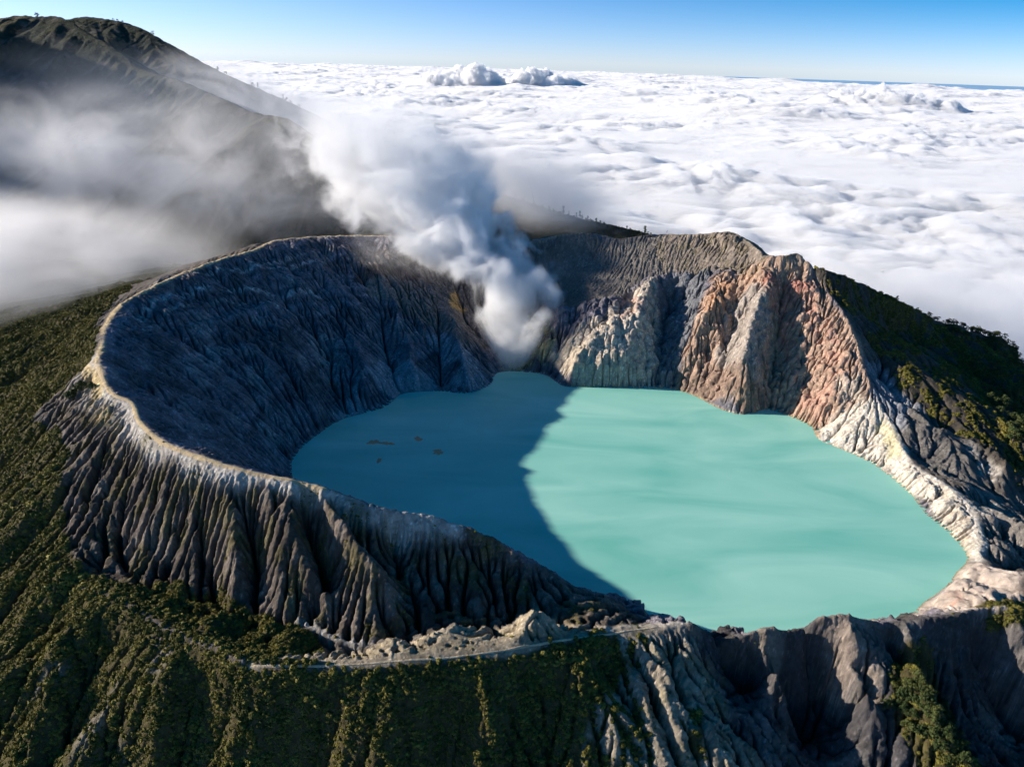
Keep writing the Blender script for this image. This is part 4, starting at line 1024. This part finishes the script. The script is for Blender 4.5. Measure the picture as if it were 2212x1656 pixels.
def scatter(name, pts, scl, coll, label, seed):
    """one object that carries a plant on each of its points"""
    rs = np.random.RandomState(seed); k = len(pts)
    me_ = bpy.data.meshes.new(name); me_.vertices.add(k); me_.vertices.foreach_set("co", np.asarray(pts, np.float32).ravel())
    a = me_.attributes.new("rot", 'FLOAT_VECTOR', 'POINT'); rv = np.zeros((k, 3), np.float32); rv[:, 2] = rs.uniform(0, 6.28, k); rv[:, :2] = rs.normal(0, 0.12, (k, 2)); a.data.foreach_set("vector", rv.ravel())
    a = me_.attributes.new("scl", 'FLOAT_VECTOR', 'POINT'); sv = np.repeat(np.asarray(scl, np.float32)[:, None], 3, 1) * rs.uniform(0.8, 1.25, (k, 3)); a.data.foreach_set("vector", sv.astype(np.float32).ravel())
    o = bpy.data.objects.new(name, me_); C.objects.link(o)
    g = bpy.data.node_groups.new(name, 'GeometryNodeTree')
    g.interface.new_socket("Geometry", in_out='INPUT', socket_type='NodeSocketGeometry'); g.interface.new_socket("Geometry", in_out='OUTPUT', socket_type='NodeSocketGeometry')
    gi = g.nodes.new("NodeGroupInput"); go = g.nodes.new("NodeGroupOutput"); ip = g.nodes.new("GeometryNodeInstanceOnPoints")
    ci = g.nodes.new("GeometryNodeCollectionInfo"); ci.inputs["Collection"].default_value = coll; ci.inputs["Separate Children"].default_value = True; ci.inputs["Reset Children"].default_value = True
    ra = g.nodes.new("GeometryNodeInputNamedAttribute"); ra.data_type = 'FLOAT_VECTOR'; ra.inputs["Name"].default_value = "rot"
    sa_ = g.nodes.new("GeometryNodeInputNamedAttribute"); sa_.data_type = 'FLOAT_VECTOR'; sa_.inputs["Name"].default_value = "scl"
    rn = g.nodes.new("FunctionNodeRandomValue"); rn.data_type = 'INT'; rn.inputs["Min"].default_value = 0; rn.inputs["Max"].default_value = len(coll.objects) - 1
    g.links.new(gi.outputs[0], ip.inputs["Points"]); g.links.new(ci.outputs[0], ip.inputs["Instance"]); ip.inputs["Pick Instance"].default_value = True
    g.links.new([s_ for s_ in rn.outputs if s_.type == 'INT'][0], ip.inputs["Instance Index"]); g.links.new(ra.outputs[0], ip.inputs["Rotation"]); g.links.new(sa_.outputs[0], ip.inputs["Scale"])
    g.links.new(ip.outputs[0], go.inputs[0])
    md = o.modifiers.new("scatter", 'NODES'); md.node_group = g
    return tag(o, label, "shrubs", kind="stuff")

rs = np.random.RandomState(17)
PX, PYp = proj(np.stack([X, Y, Hd], -1))
seen = (PX > -260) & (PX < 2480) & (PYp < 1960)
def sow(dens, per_m2, rs, smin, smax, power=2.0, sink=0.25):
    p = np.clip(dens, 0, 1) * per_m2 * G.g ** 2 * seen * np.sqrt(1 + slope ** 2)
    cnt = rs.poisson(p); j, i = np.nonzero(cnt); reps = cnt[j, i]; j = np.repeat(j, reps); i = np.repeat(i, reps); k = len(i)
    x = G.x0 + (i + rs.uniform(-.5, .5, k)) * G.g; y = G.y0 + (j + rs.uniform(-.5, .5, k)) * G.g
    s = smin + (smax - smin) * rs.uniform(0, 1, k) ** power
    z = G.sample(Hd, x, y) - sink * s
    return np.stack([x, y, z], 1), s
patch = sstep(-0.55, 0.25, fbm2(X / 18, Y / 18, 3, 161))
shrubs = shrub_coll("heath", m_shrub, range(1, 7))
p1, s1 = sow(veg * (0.45 + 0.55 * patch), 0.20, rs, 1.0, 3.7)
pb, sb = sow(veg * sstep(0.0, 0.5, fbm2(X / 60, Y / 60, 2, 171)), 0.009, rs, 3.2, 6.2)
p1 = np.vstack([p1, pb]); s1 = np.concatenate([s1, sb])
scatter("shrub_cover", p1, s1, shrubs, "dense olive and brown heath shrubs covering the outer slopes", 1)
p2, s2 = sow(moss * (1 - vg), 0.030, rs, 0.6, 1.9)
scatter("shrub_scrub", p2, s2, shrubs, "scattered low shrubs on the bare gullied slopes", 2)
pale = shrub_coll("dry_heath", m_shrub_pale, range(11, 14), 30, 0.22)
p3, s3 = sow(vg * dry, 0.05, rs, 0.6, 1.8)
scatter("dry_brush", p3, s3, pale, "pale dry brush between the green shrubs on the lower left slope", 3)
print("shrubs", len(p1), len(p2), len(p3))
# ------------------------------------------------------------------ trees, bushes, scum on the lake, hut
def tube(pts, radii, sides=6):
    pts = np.asarray(pts, float); Vs, Fs = [], []
    for k, (p, r) in enumerate(zip(pts, radii)):
        d = pts[min(k + 1, len(pts) - 1)] - pts[max(k - 1, 0)]; d /= np.linalg.norm(d)
        a = np.cross(d, (0.3, 0.9, 0.1)); a /= np.linalg.norm(a); b = np.cross(d, a)
        for i in range(sides):
            t = 2 * math.pi * i / sides; Vs.append(p + r * (math.cos(t) * a + math.sin(t) * b))
    for k in range(len(pts) - 1):
        for i in range(sides):
            j = (i + 1) % sides; Fs.append((k * sides + i, k * sides + j, (k + 1) * sides + j, (k + 1) * sides + i))
    return np.array(Vs), Fs
def join(parts):
    Vs, Fs, off = [], [], 0
    for v, f in parts:
        Vs.append(v); Fs += [tuple(int(q) + off for q in t) for t in f]; off += len(v)
    return np.vstack(Vs), Fs
def tree_meshes(kind, seed):
    """trunk with limbs, crown of leaf clumps; unit height"""
    rs = np.random.RandomState(seed); tr, lumps = [], []
    if kind == 'round':                                     # broad crown from low down
        tr.append(tube([(0, 0, -0.05), (0.01, 0, 0.25), (0.02, 0.01, 0.6)], (0.035, 0.028, 0.012)))
        for k in range(11):
            a = rs.uniform(0, 6.28); h = rs.uniform(0.25, 0.85); r = (0.30 - 0.22 * abs(h - 0.45)) * rs.uniform(0.4, 1)
            c = (r * math.cos(a), r * math.sin(a), h); lumps.append((c, rs.uniform(0.11, 0.19)))
            if k % 2: tr.append(tube([(0.01, 0, h * 0.6), tuple(np.array(c) * 0.8)], (0.014, 0.005), 4))
        cv = clumpy(rs, lumps, 46, 0.034, 0)
    elif kind == 'tall':                                    # bare stem, tufts towards the top
        bend = rs.uniform(-.04, .04, 2)
        tr.append(tube([(0, 0, -0.05), (bend[0], 0, 0.4), (bend[0], bend[1], 0.95)], (0.022, 0.016, 0.005)))
        for k in range(9):
            a = rs.uniform(0, 6.28); h = rs.uniform(0.38, 0.98); r = rs.uniform(0.03, 0.16) * (1.25 - h)
            c = (bend[0] + r * math.cos(a), bend[1] + r * math.sin(a), h); lumps.append((c, rs.uniform(0.07, 0.13)))
            tr.append(tube([(bend[0], bend[1] * h, h - 0.08), c], (0.008, 0.003), 4))
        cv = clumpy(rs, lumps, 50, 0.036, 0)
    elif kind == 'bush':
        tr.append(tube([(0, 0, -0.1), (0, 0, 0.4)], (0.06, 0.03)))
        for k in range(12):
            a = rs.uniform(0, 6.28); r = rs.uniform(0, 0.55); c = (r * math.cos(a), r * math.sin(a), 0.25 + 0.45 * rs.uniform(0, 1) * (1 - r)); lumps.append((c, rs.uniform(0.2, 0.32)))
        cv = clumpy(rs, lumps, 60, 0.05, 0)
    else:                                                   # bare
        tr.append(tube([(0, 0, -0.05), (0.02, 0, 0.5), (-0.02, 0, 1.0)], (0.03, 0.02, 0.005)))
        for k in range(7):
            a = rs.uniform(0, 6.28); h = rs.uniform(0.4, 0.9); tr.append(tube([(0.01, 0, h), (0.25 * math.cos(a), 0.25 * math.sin(a), h + 0.2)], (0.012, 0.003), 4))
        lumps = [((0, 0, 0.9), 0.12), ((0.1, 0.05, 0.8), 0.09)]; cv = clumpy(rs, lumps, 10, 0.03, 0)
    tv, tf = join(tr)
    return raw_mesh("trunk", tv, tf, m_bark, True), raw_mesh("crown", cv[0], cv[1], m_tree)
TM = {k: [tree_meshes(k, 100 + 7 * i + len(k)) for i in range(4)] for k in ('round', 'tall', 'bush', 'bare')}
rt = np.random.RandomState(5)
def plant(kind, p, h, label, cat="tree", group=None, name=None, wide=1.0):
    t, c = TM[kind][rt.randint(4)]
    e = bpy.data.objects.new(name or "tree", None); C.objects.link(e)
    e.location = tuple(p); e.rotation_euler = (0, 0, rt.uniform(0, 6.28)); e.scale = (h * wide, h * wide, h)
    for nm, me_ in (("trunk", t), ("crown", c)):
        o = bpy.data.objects.new(nm, me_); C.objects.link(o); o.parent = e
    return tag(e, label, cat, group)
def ground_at(px, py, mountain=False, extra=0.0):
    """the first ground along the line of sight through a photo pixel"""
    d = ray(px, py); t = np.arange(400, 4600, 2.0); q = CAM + t[:, None] * d
    h = np.full(len(t), -1e4)
    ok = (np.abs(q[:, 0]) < 1490) & (q[:, 1] > 310) & (q[:, 1] < 2290); h[ok] = G.sample(Hd, q[ok, 0], q[ok, 1])
    ok = (q[:, 0] > -4500) & (q[:, 0] < 1500) & (q[:, 1] > 1850) & (q[:, 1] < 4900); h[ok] = np.maximum(h[ok], GM.sample(HM, q[ok, 0], q[ok, 1]))
    m_ = q[:, 2] < h
    if not m_.any(): return None
    k = np.argmax(m_); p = q[k].copy(); p[2] = h[k]
    return p
def plant_px(kind, px, py, hp, *a, **k):
    p = None
    for dy in range(0, 40, 2):
        p = ground_at(px, py + dy)
        if p is not None: break
    if p is None: return
    return plant(kind, p, hp / FPX * np.linalg.norm(p - CAM), *a, **k)
c2 = lambda x, y: (725.3 + x * 0.3428, y * 0.3428)
row = [(1130,1235,30),(1180,1268,28),(1212,1288,26),(1252,1302,26),(1300,1312,34),(1340,1332,36),(1352,1338,26),(1372,1347,42),(1410,1356,30),(1432,1358,56),(1466,1362,32),(1500,1368,18),(1516,1372,32),(1538,1376,44),(1550,1378,30),(1575,1388,22),(1588,1395,32),(1604,1402,30),(1618,1408,26),(1638,1416,40),(1652,1420,26),(1664,1424,36),(1690,1428,38),(1715,1438,22),(1742,1444,24),(1762,1448,30),(1780,1450,36),(1802,1453,34),(1830,1456,32),(1856,1462,30),(1870,1465,24),(1884,1468,26),(1904,1476,28),(1926,1480,26),(1942,1483,58),(1962,1485,28),(1980,1487,24)]
for x, y, h in row:
    px, py = c2(x, y)
    if h > 50: lb = "tall thin tree standing well above its neighbours, " + ("on the left half of the ridge row" if x < 1700 else "at the right end of the ridge row")
    elif x < 1320: lb = "hazy tree at the misty left end of the row on the ridge behind the crater"
    else: lb = "dark tree in the row along the ridge behind the crater"
    plant_px('tall' if h > 30 else 'round', px, py + 3, h * 0.3428 + 2, lb, "tree", "row of trees on the ridge behind the crater", wide=1.0 if h > 30 else 0.9)
plant_px('bare', *c2(2085, 1482), 10, "small thin tree alone on the crest right of the ridge row")
for x, y, h, lb in [(240,118,26,"lone tree on the mountain's left summit crest"),(1378,468,34,"left tree of the upper pair on the mountain's right skyline"),(1422,482,26,"right tree of the upper pair on the mountain's right skyline"),(1595,552,28,"left tree of the middle pair on the mountain's right skyline"),(1628,566,34,"right tree of the middle pair on the mountain's right skyline"),(1785,634,30,"round tree leading the lower group on the mountain's right skyline"),(1806,646,28,"slim tree in the lower group on the mountain's right skyline"),(1832,662,26,"hazy tree in the lower group on the mountain's right skyline"),(1888,682,24,"lowest hazy tree of the group on the mountain's right skyline"),(965,232,26,"small tree on the steep upper right skyline of the mountain")]:
    plant_px('tall' if h > 29 else 'round', x * 0.3428, y * 0.3428 + 2, h * 0.3428 + 2, lb, "tree", "trees on the mountain skyline")
for k in range(13):
    x = 440 + k * 28 + rt.uniform(-8, 8)
    plant_px('round', x * 0.3428, np.interp(x, [430, 540, 700, 850], [125, 112, 128, 165]) * 0.3428 + 2, rt.uniform(4, 7), "tiny tree in the fringe on the mountain's rear summit", "tree", "fringe of trees on the rear summit")
c4 = lambda x, y: (x * 0.3428, 536 + y * 0.3428)
for x, y, h, lb in [(735,325,34,"dark tree beside the left rim where the fog begins"),(500,420,30,"faint tree standing in the thin fog left of the rim"),(462,515,46,"slim tree at the fog edge on the left slope, nearest the rim path"),(346,555,44,"slim tree at the fog edge on the left slope, between its neighbours"),(232,650,42,"misty tree at the far left of the fog edge"),(270,648,30,"low misty tree next to the far left one"),(298,695,56,"broad dark tree below the fog edge on the left slope")]:
    plant_px('tall' if h > 40 else 'round', *c4(x, y + 8), h * 0.3428 + 2, lb, "tree", "trees at the fog edge on the left slope", wide=1.1)
for x, y, h, w_, lb in [(525,915,82,1.0,"tallest round bush of the dark clump on the pale rim"),(462,965,78,1.0,"lower left bush of the dark clump on the pale rim"),(585,895,58,1.0,"right bush of the dark clump, nearest the rim path")]:
    plant_px('bush', *c4(x, y), h * 0.3428, lb, "bush", "dark bushes on the pale rim", "bush", w_ * 0.8)
# the wood on the right slope
c6 = lambda x, y: (1455 + x * 0.3428, 473 + y * 0.3428)
for x, y, h, lb in [(1893,880,62,"upper of the two round trees on the dark right slope"),(1893,935,60,"lower of the two round trees on the dark right slope"),(2012,945,48,"tree between the dark ravine and the lit wood on the right"),(2056,990,58,"round lit tree standing free on the right slope"),(2132,1020,66,"large round lit tree near the right edge"),(1985,1035,60,"tree on the lit spur on the right slope"),(2062,1060,48,"small tree below the free standing round one on the right slope"),(2160,1130,80,"pale grey tree near the right edge"),(2130,1410,90,"tall pale tree on the dark slope at the right edge"),(1300,520,26,"first small tree on the right skyline below the peak"),(1405,520,28,"second small tree on the right skyline below the peak")]:
    plant_px('round', *c6(x, y), h * 0.3428, lb, "tree", "free trees on the right slope", wide=1.15)
plant_px('bare', *c6(1835, 1200), 14, "bare dead tree on the dark right slope")
poly = [(1478,560),(1560,570),(1700,600),(1900,640),(2208,700),(2208,960),(2100,930),(2050,860),(1960,790),(1850,760),(1750,720),(1640,650)]
poly2 = [(1940,1010),(2040,1060),(2208,1180),(2208,1440),(2120,1380),(2060,1250),(1960,1120)]
rw = np.random.RandomState(9); n_ = 0
for pl_, cnt, hmin, hmax, lb, gr in ((poly, 150, 15, 34, "green tree in the wood below the mist on the right", "wood below the mist"), (poly2, 60, 30, 60, "bushy tree on the sunlit spur at the right edge", "trees on the right spur")):
    A = np.array(pl_, float); got = 0
    while got < cnt:
        x = rw.uniform(A[:, 0].min(), A[:, 0].max()); y = rw.uniform(A[:, 1].min(), A[:, 1].max())
        if inpoly(A, np.array([x]), np.array([y]))[0]:
            plant_px('round', *c6(x, y), rw.uniform(hmin, hmax) * 0.3428, lb, "tree", gr, wide=1.25); got += 1
c9 = lambda x, y: (1455 + x * 0.3428, 1088.6 + y * 0.3428)
A = np.array([(1500,1080),(1590,1090),(1650,1200),(1720,1320),(1820,1480),(1900,1640),(1700,1640),(1560,1480),(1400,1400),(1290,1290),(1430,1150)], float); got = 0
while got < 46:
    x, y = rw.uniform(1290, 1900), rw.uniform(1080, 1640)
    if inpoly(A, np.array([x]), np.array([y]))[0]:
        plant_px('bush', *c9(x, y), rw.uniform(45, 90) * 0.3428, "bushy tree on the lit spur in the lower right corner", "tree", "trees on the lower right spur", wide=0.75); got += 1
# rust coloured scum afloat on the shaded water
m_sc, n, b, o_ = new_mat("scum"); b.inputs["Base Color"].default_value = (0.66, 0.32, 0.17, 1); b.inputs["Roughness"].default_value = 0.8
c5 = lambda x, y: (725.3 + x * 0.3428, 473 + y * 0.3428)
def scum(x, y, a, b_, lb, sd):
    p = at_z(*c5(x, y), 0.0); rs = np.random.RandomState(sd); k = 40
    th = np.linspace(0, 2 * np.pi, k, endpoint=False); r = 1 + 0.2 * np.sin(2 * th + sd) + 0.14 * np.sin(5 * th + 2 * sd) + 0.16 * rs.normal(size=k)
    top = [(a * r[i] * math.cos(t), b_ * r[i] * math.sin(t), 0.06) for i, t in enumerate(th)]; bot = [(q[0] * 1.03, q[1] * 1.03, -0.05) for q in top]
    me_ = bpy.data.meshes.new("scum_patch"); me_.from_pydata(top + bot, [], [tuple(range(k))] + [(i, k + i, k + (i + 1) % k, (i + 1) % k) for i in range(k)]); me_.materials.append(m_sc)
    o = bpy.data.objects.new("scum_patch", me_); C.objects.link(o); o.location = (p[0], p[1], 0.0)
    tag(o, lb, "scum patch", "rust coloured patches on the lake")
scum(240, 1405, 9, 9, "leftmost of the upper rust coloured patches on the shaded lake", 1)
scum(325, 1412, 11, 6, "rust patch just right of the leftmost one on the shaded lake", 2)
scum(520, 1385, 7, 8, "faint rust patch farthest from the near shore on the shaded lake", 3)
scum(645, 1466, 9, 8, "rightmost rust coloured patch on the shaded lake", 4)
scum(272, 1520, 4, 7, "small rust patch nearest the left rim on the shaded lake", 5)
# the low huts on the far rim
m_wall, n, b, o_ = new_mat("hut_wall"); b.inputs["Base Color"].default_value = (0.16, 0.15, 0.15, 1)
m_roof, n, b, o_ = new_mat("hut_roof"); b.inputs["Base Color"].default_value = (0.24, 0.25, 0.27, 1); b.inputs["Roughness"].default_value = 0.5
def box(x0, x1, y0, y1, z0_, z1_):
    return np.array([(x0,y0,z0_),(x1,y0,z0_),(x1,y1,z0_),(x0,y1,z0_),(x0,y0,z1_),(x1,y0,z1_),(x1,y1,z1_),(x0,y1,z1_)], float), [(3,2,1,0),(4,5,6,7),(0,1,5,4),(1,2,6,5),(2,3,7,6),(3,0,4,7)]
def hut(px, py, w_, d_, h, lb, mast=False):
    p = None
    for dy in range(0, 40, 2):
        p = ground_at(px, py + dy)
        if p is not None: break
    e = bpy.data.objects.new("hut", None); C.objects.link(e); e.location = tuple(p - np.array((0, 0, 0.8))); e.rotation_euler = (0, 0, 0.2)
    def part(nm, vf, mt):
        o = bpy.data.objects.new(nm, raw_mesh(nm, vf[0], vf[1], mt)); C.objects.link(o); o.parent = e
    part("wall", box(-w_ / 2, w_ / 2, -d_ / 2, d_ / 2, 0, h), m_wall)
    rv = np.array([(-w_ / 2 - .6, -d_ / 2 - .6, h + 0.02), (w_ / 2 + .6, -d_ / 2 - .6, h + 0.02), (w_ / 2 + .6, d_ / 2 + .6, h + 0.02), (-w_ / 2 - .6, d_ / 2 + .6, h + 0.02), (-w_ / 2 - .6, 0, h + 1.5), (w_ / 2 + .6, 0, h + 1.5)])
    part("roof", (rv, [(0, 1, 5, 4), (2, 3, 4, 5), (0, 4, 3), (1, 2, 5), (3, 2, 1, 0)]), m_roof)
    part("door", box(-0.6, 0.6, -d_ / 2 - 0.06, -d_ / 2 - 0.01, 0.1, 2.3), m_bark)
    if mast: part("mast", tube([(w_ / 2 + 1.2, 0, 0), (w_ / 2 + 1.2, 0, 9.5)], (0.12, 0.07)), m_bark)
    return tag(e, lb, "hut", "huts on the far rim")
hut(*c2(1262, 1518), 17, 6, 2.6, "longer grey hut on the far rim beside the smoke")
hut(*c2(1302, 1512), 8, 5, 2.6, "smaller grey hut with a thin mast on the far rim", True)
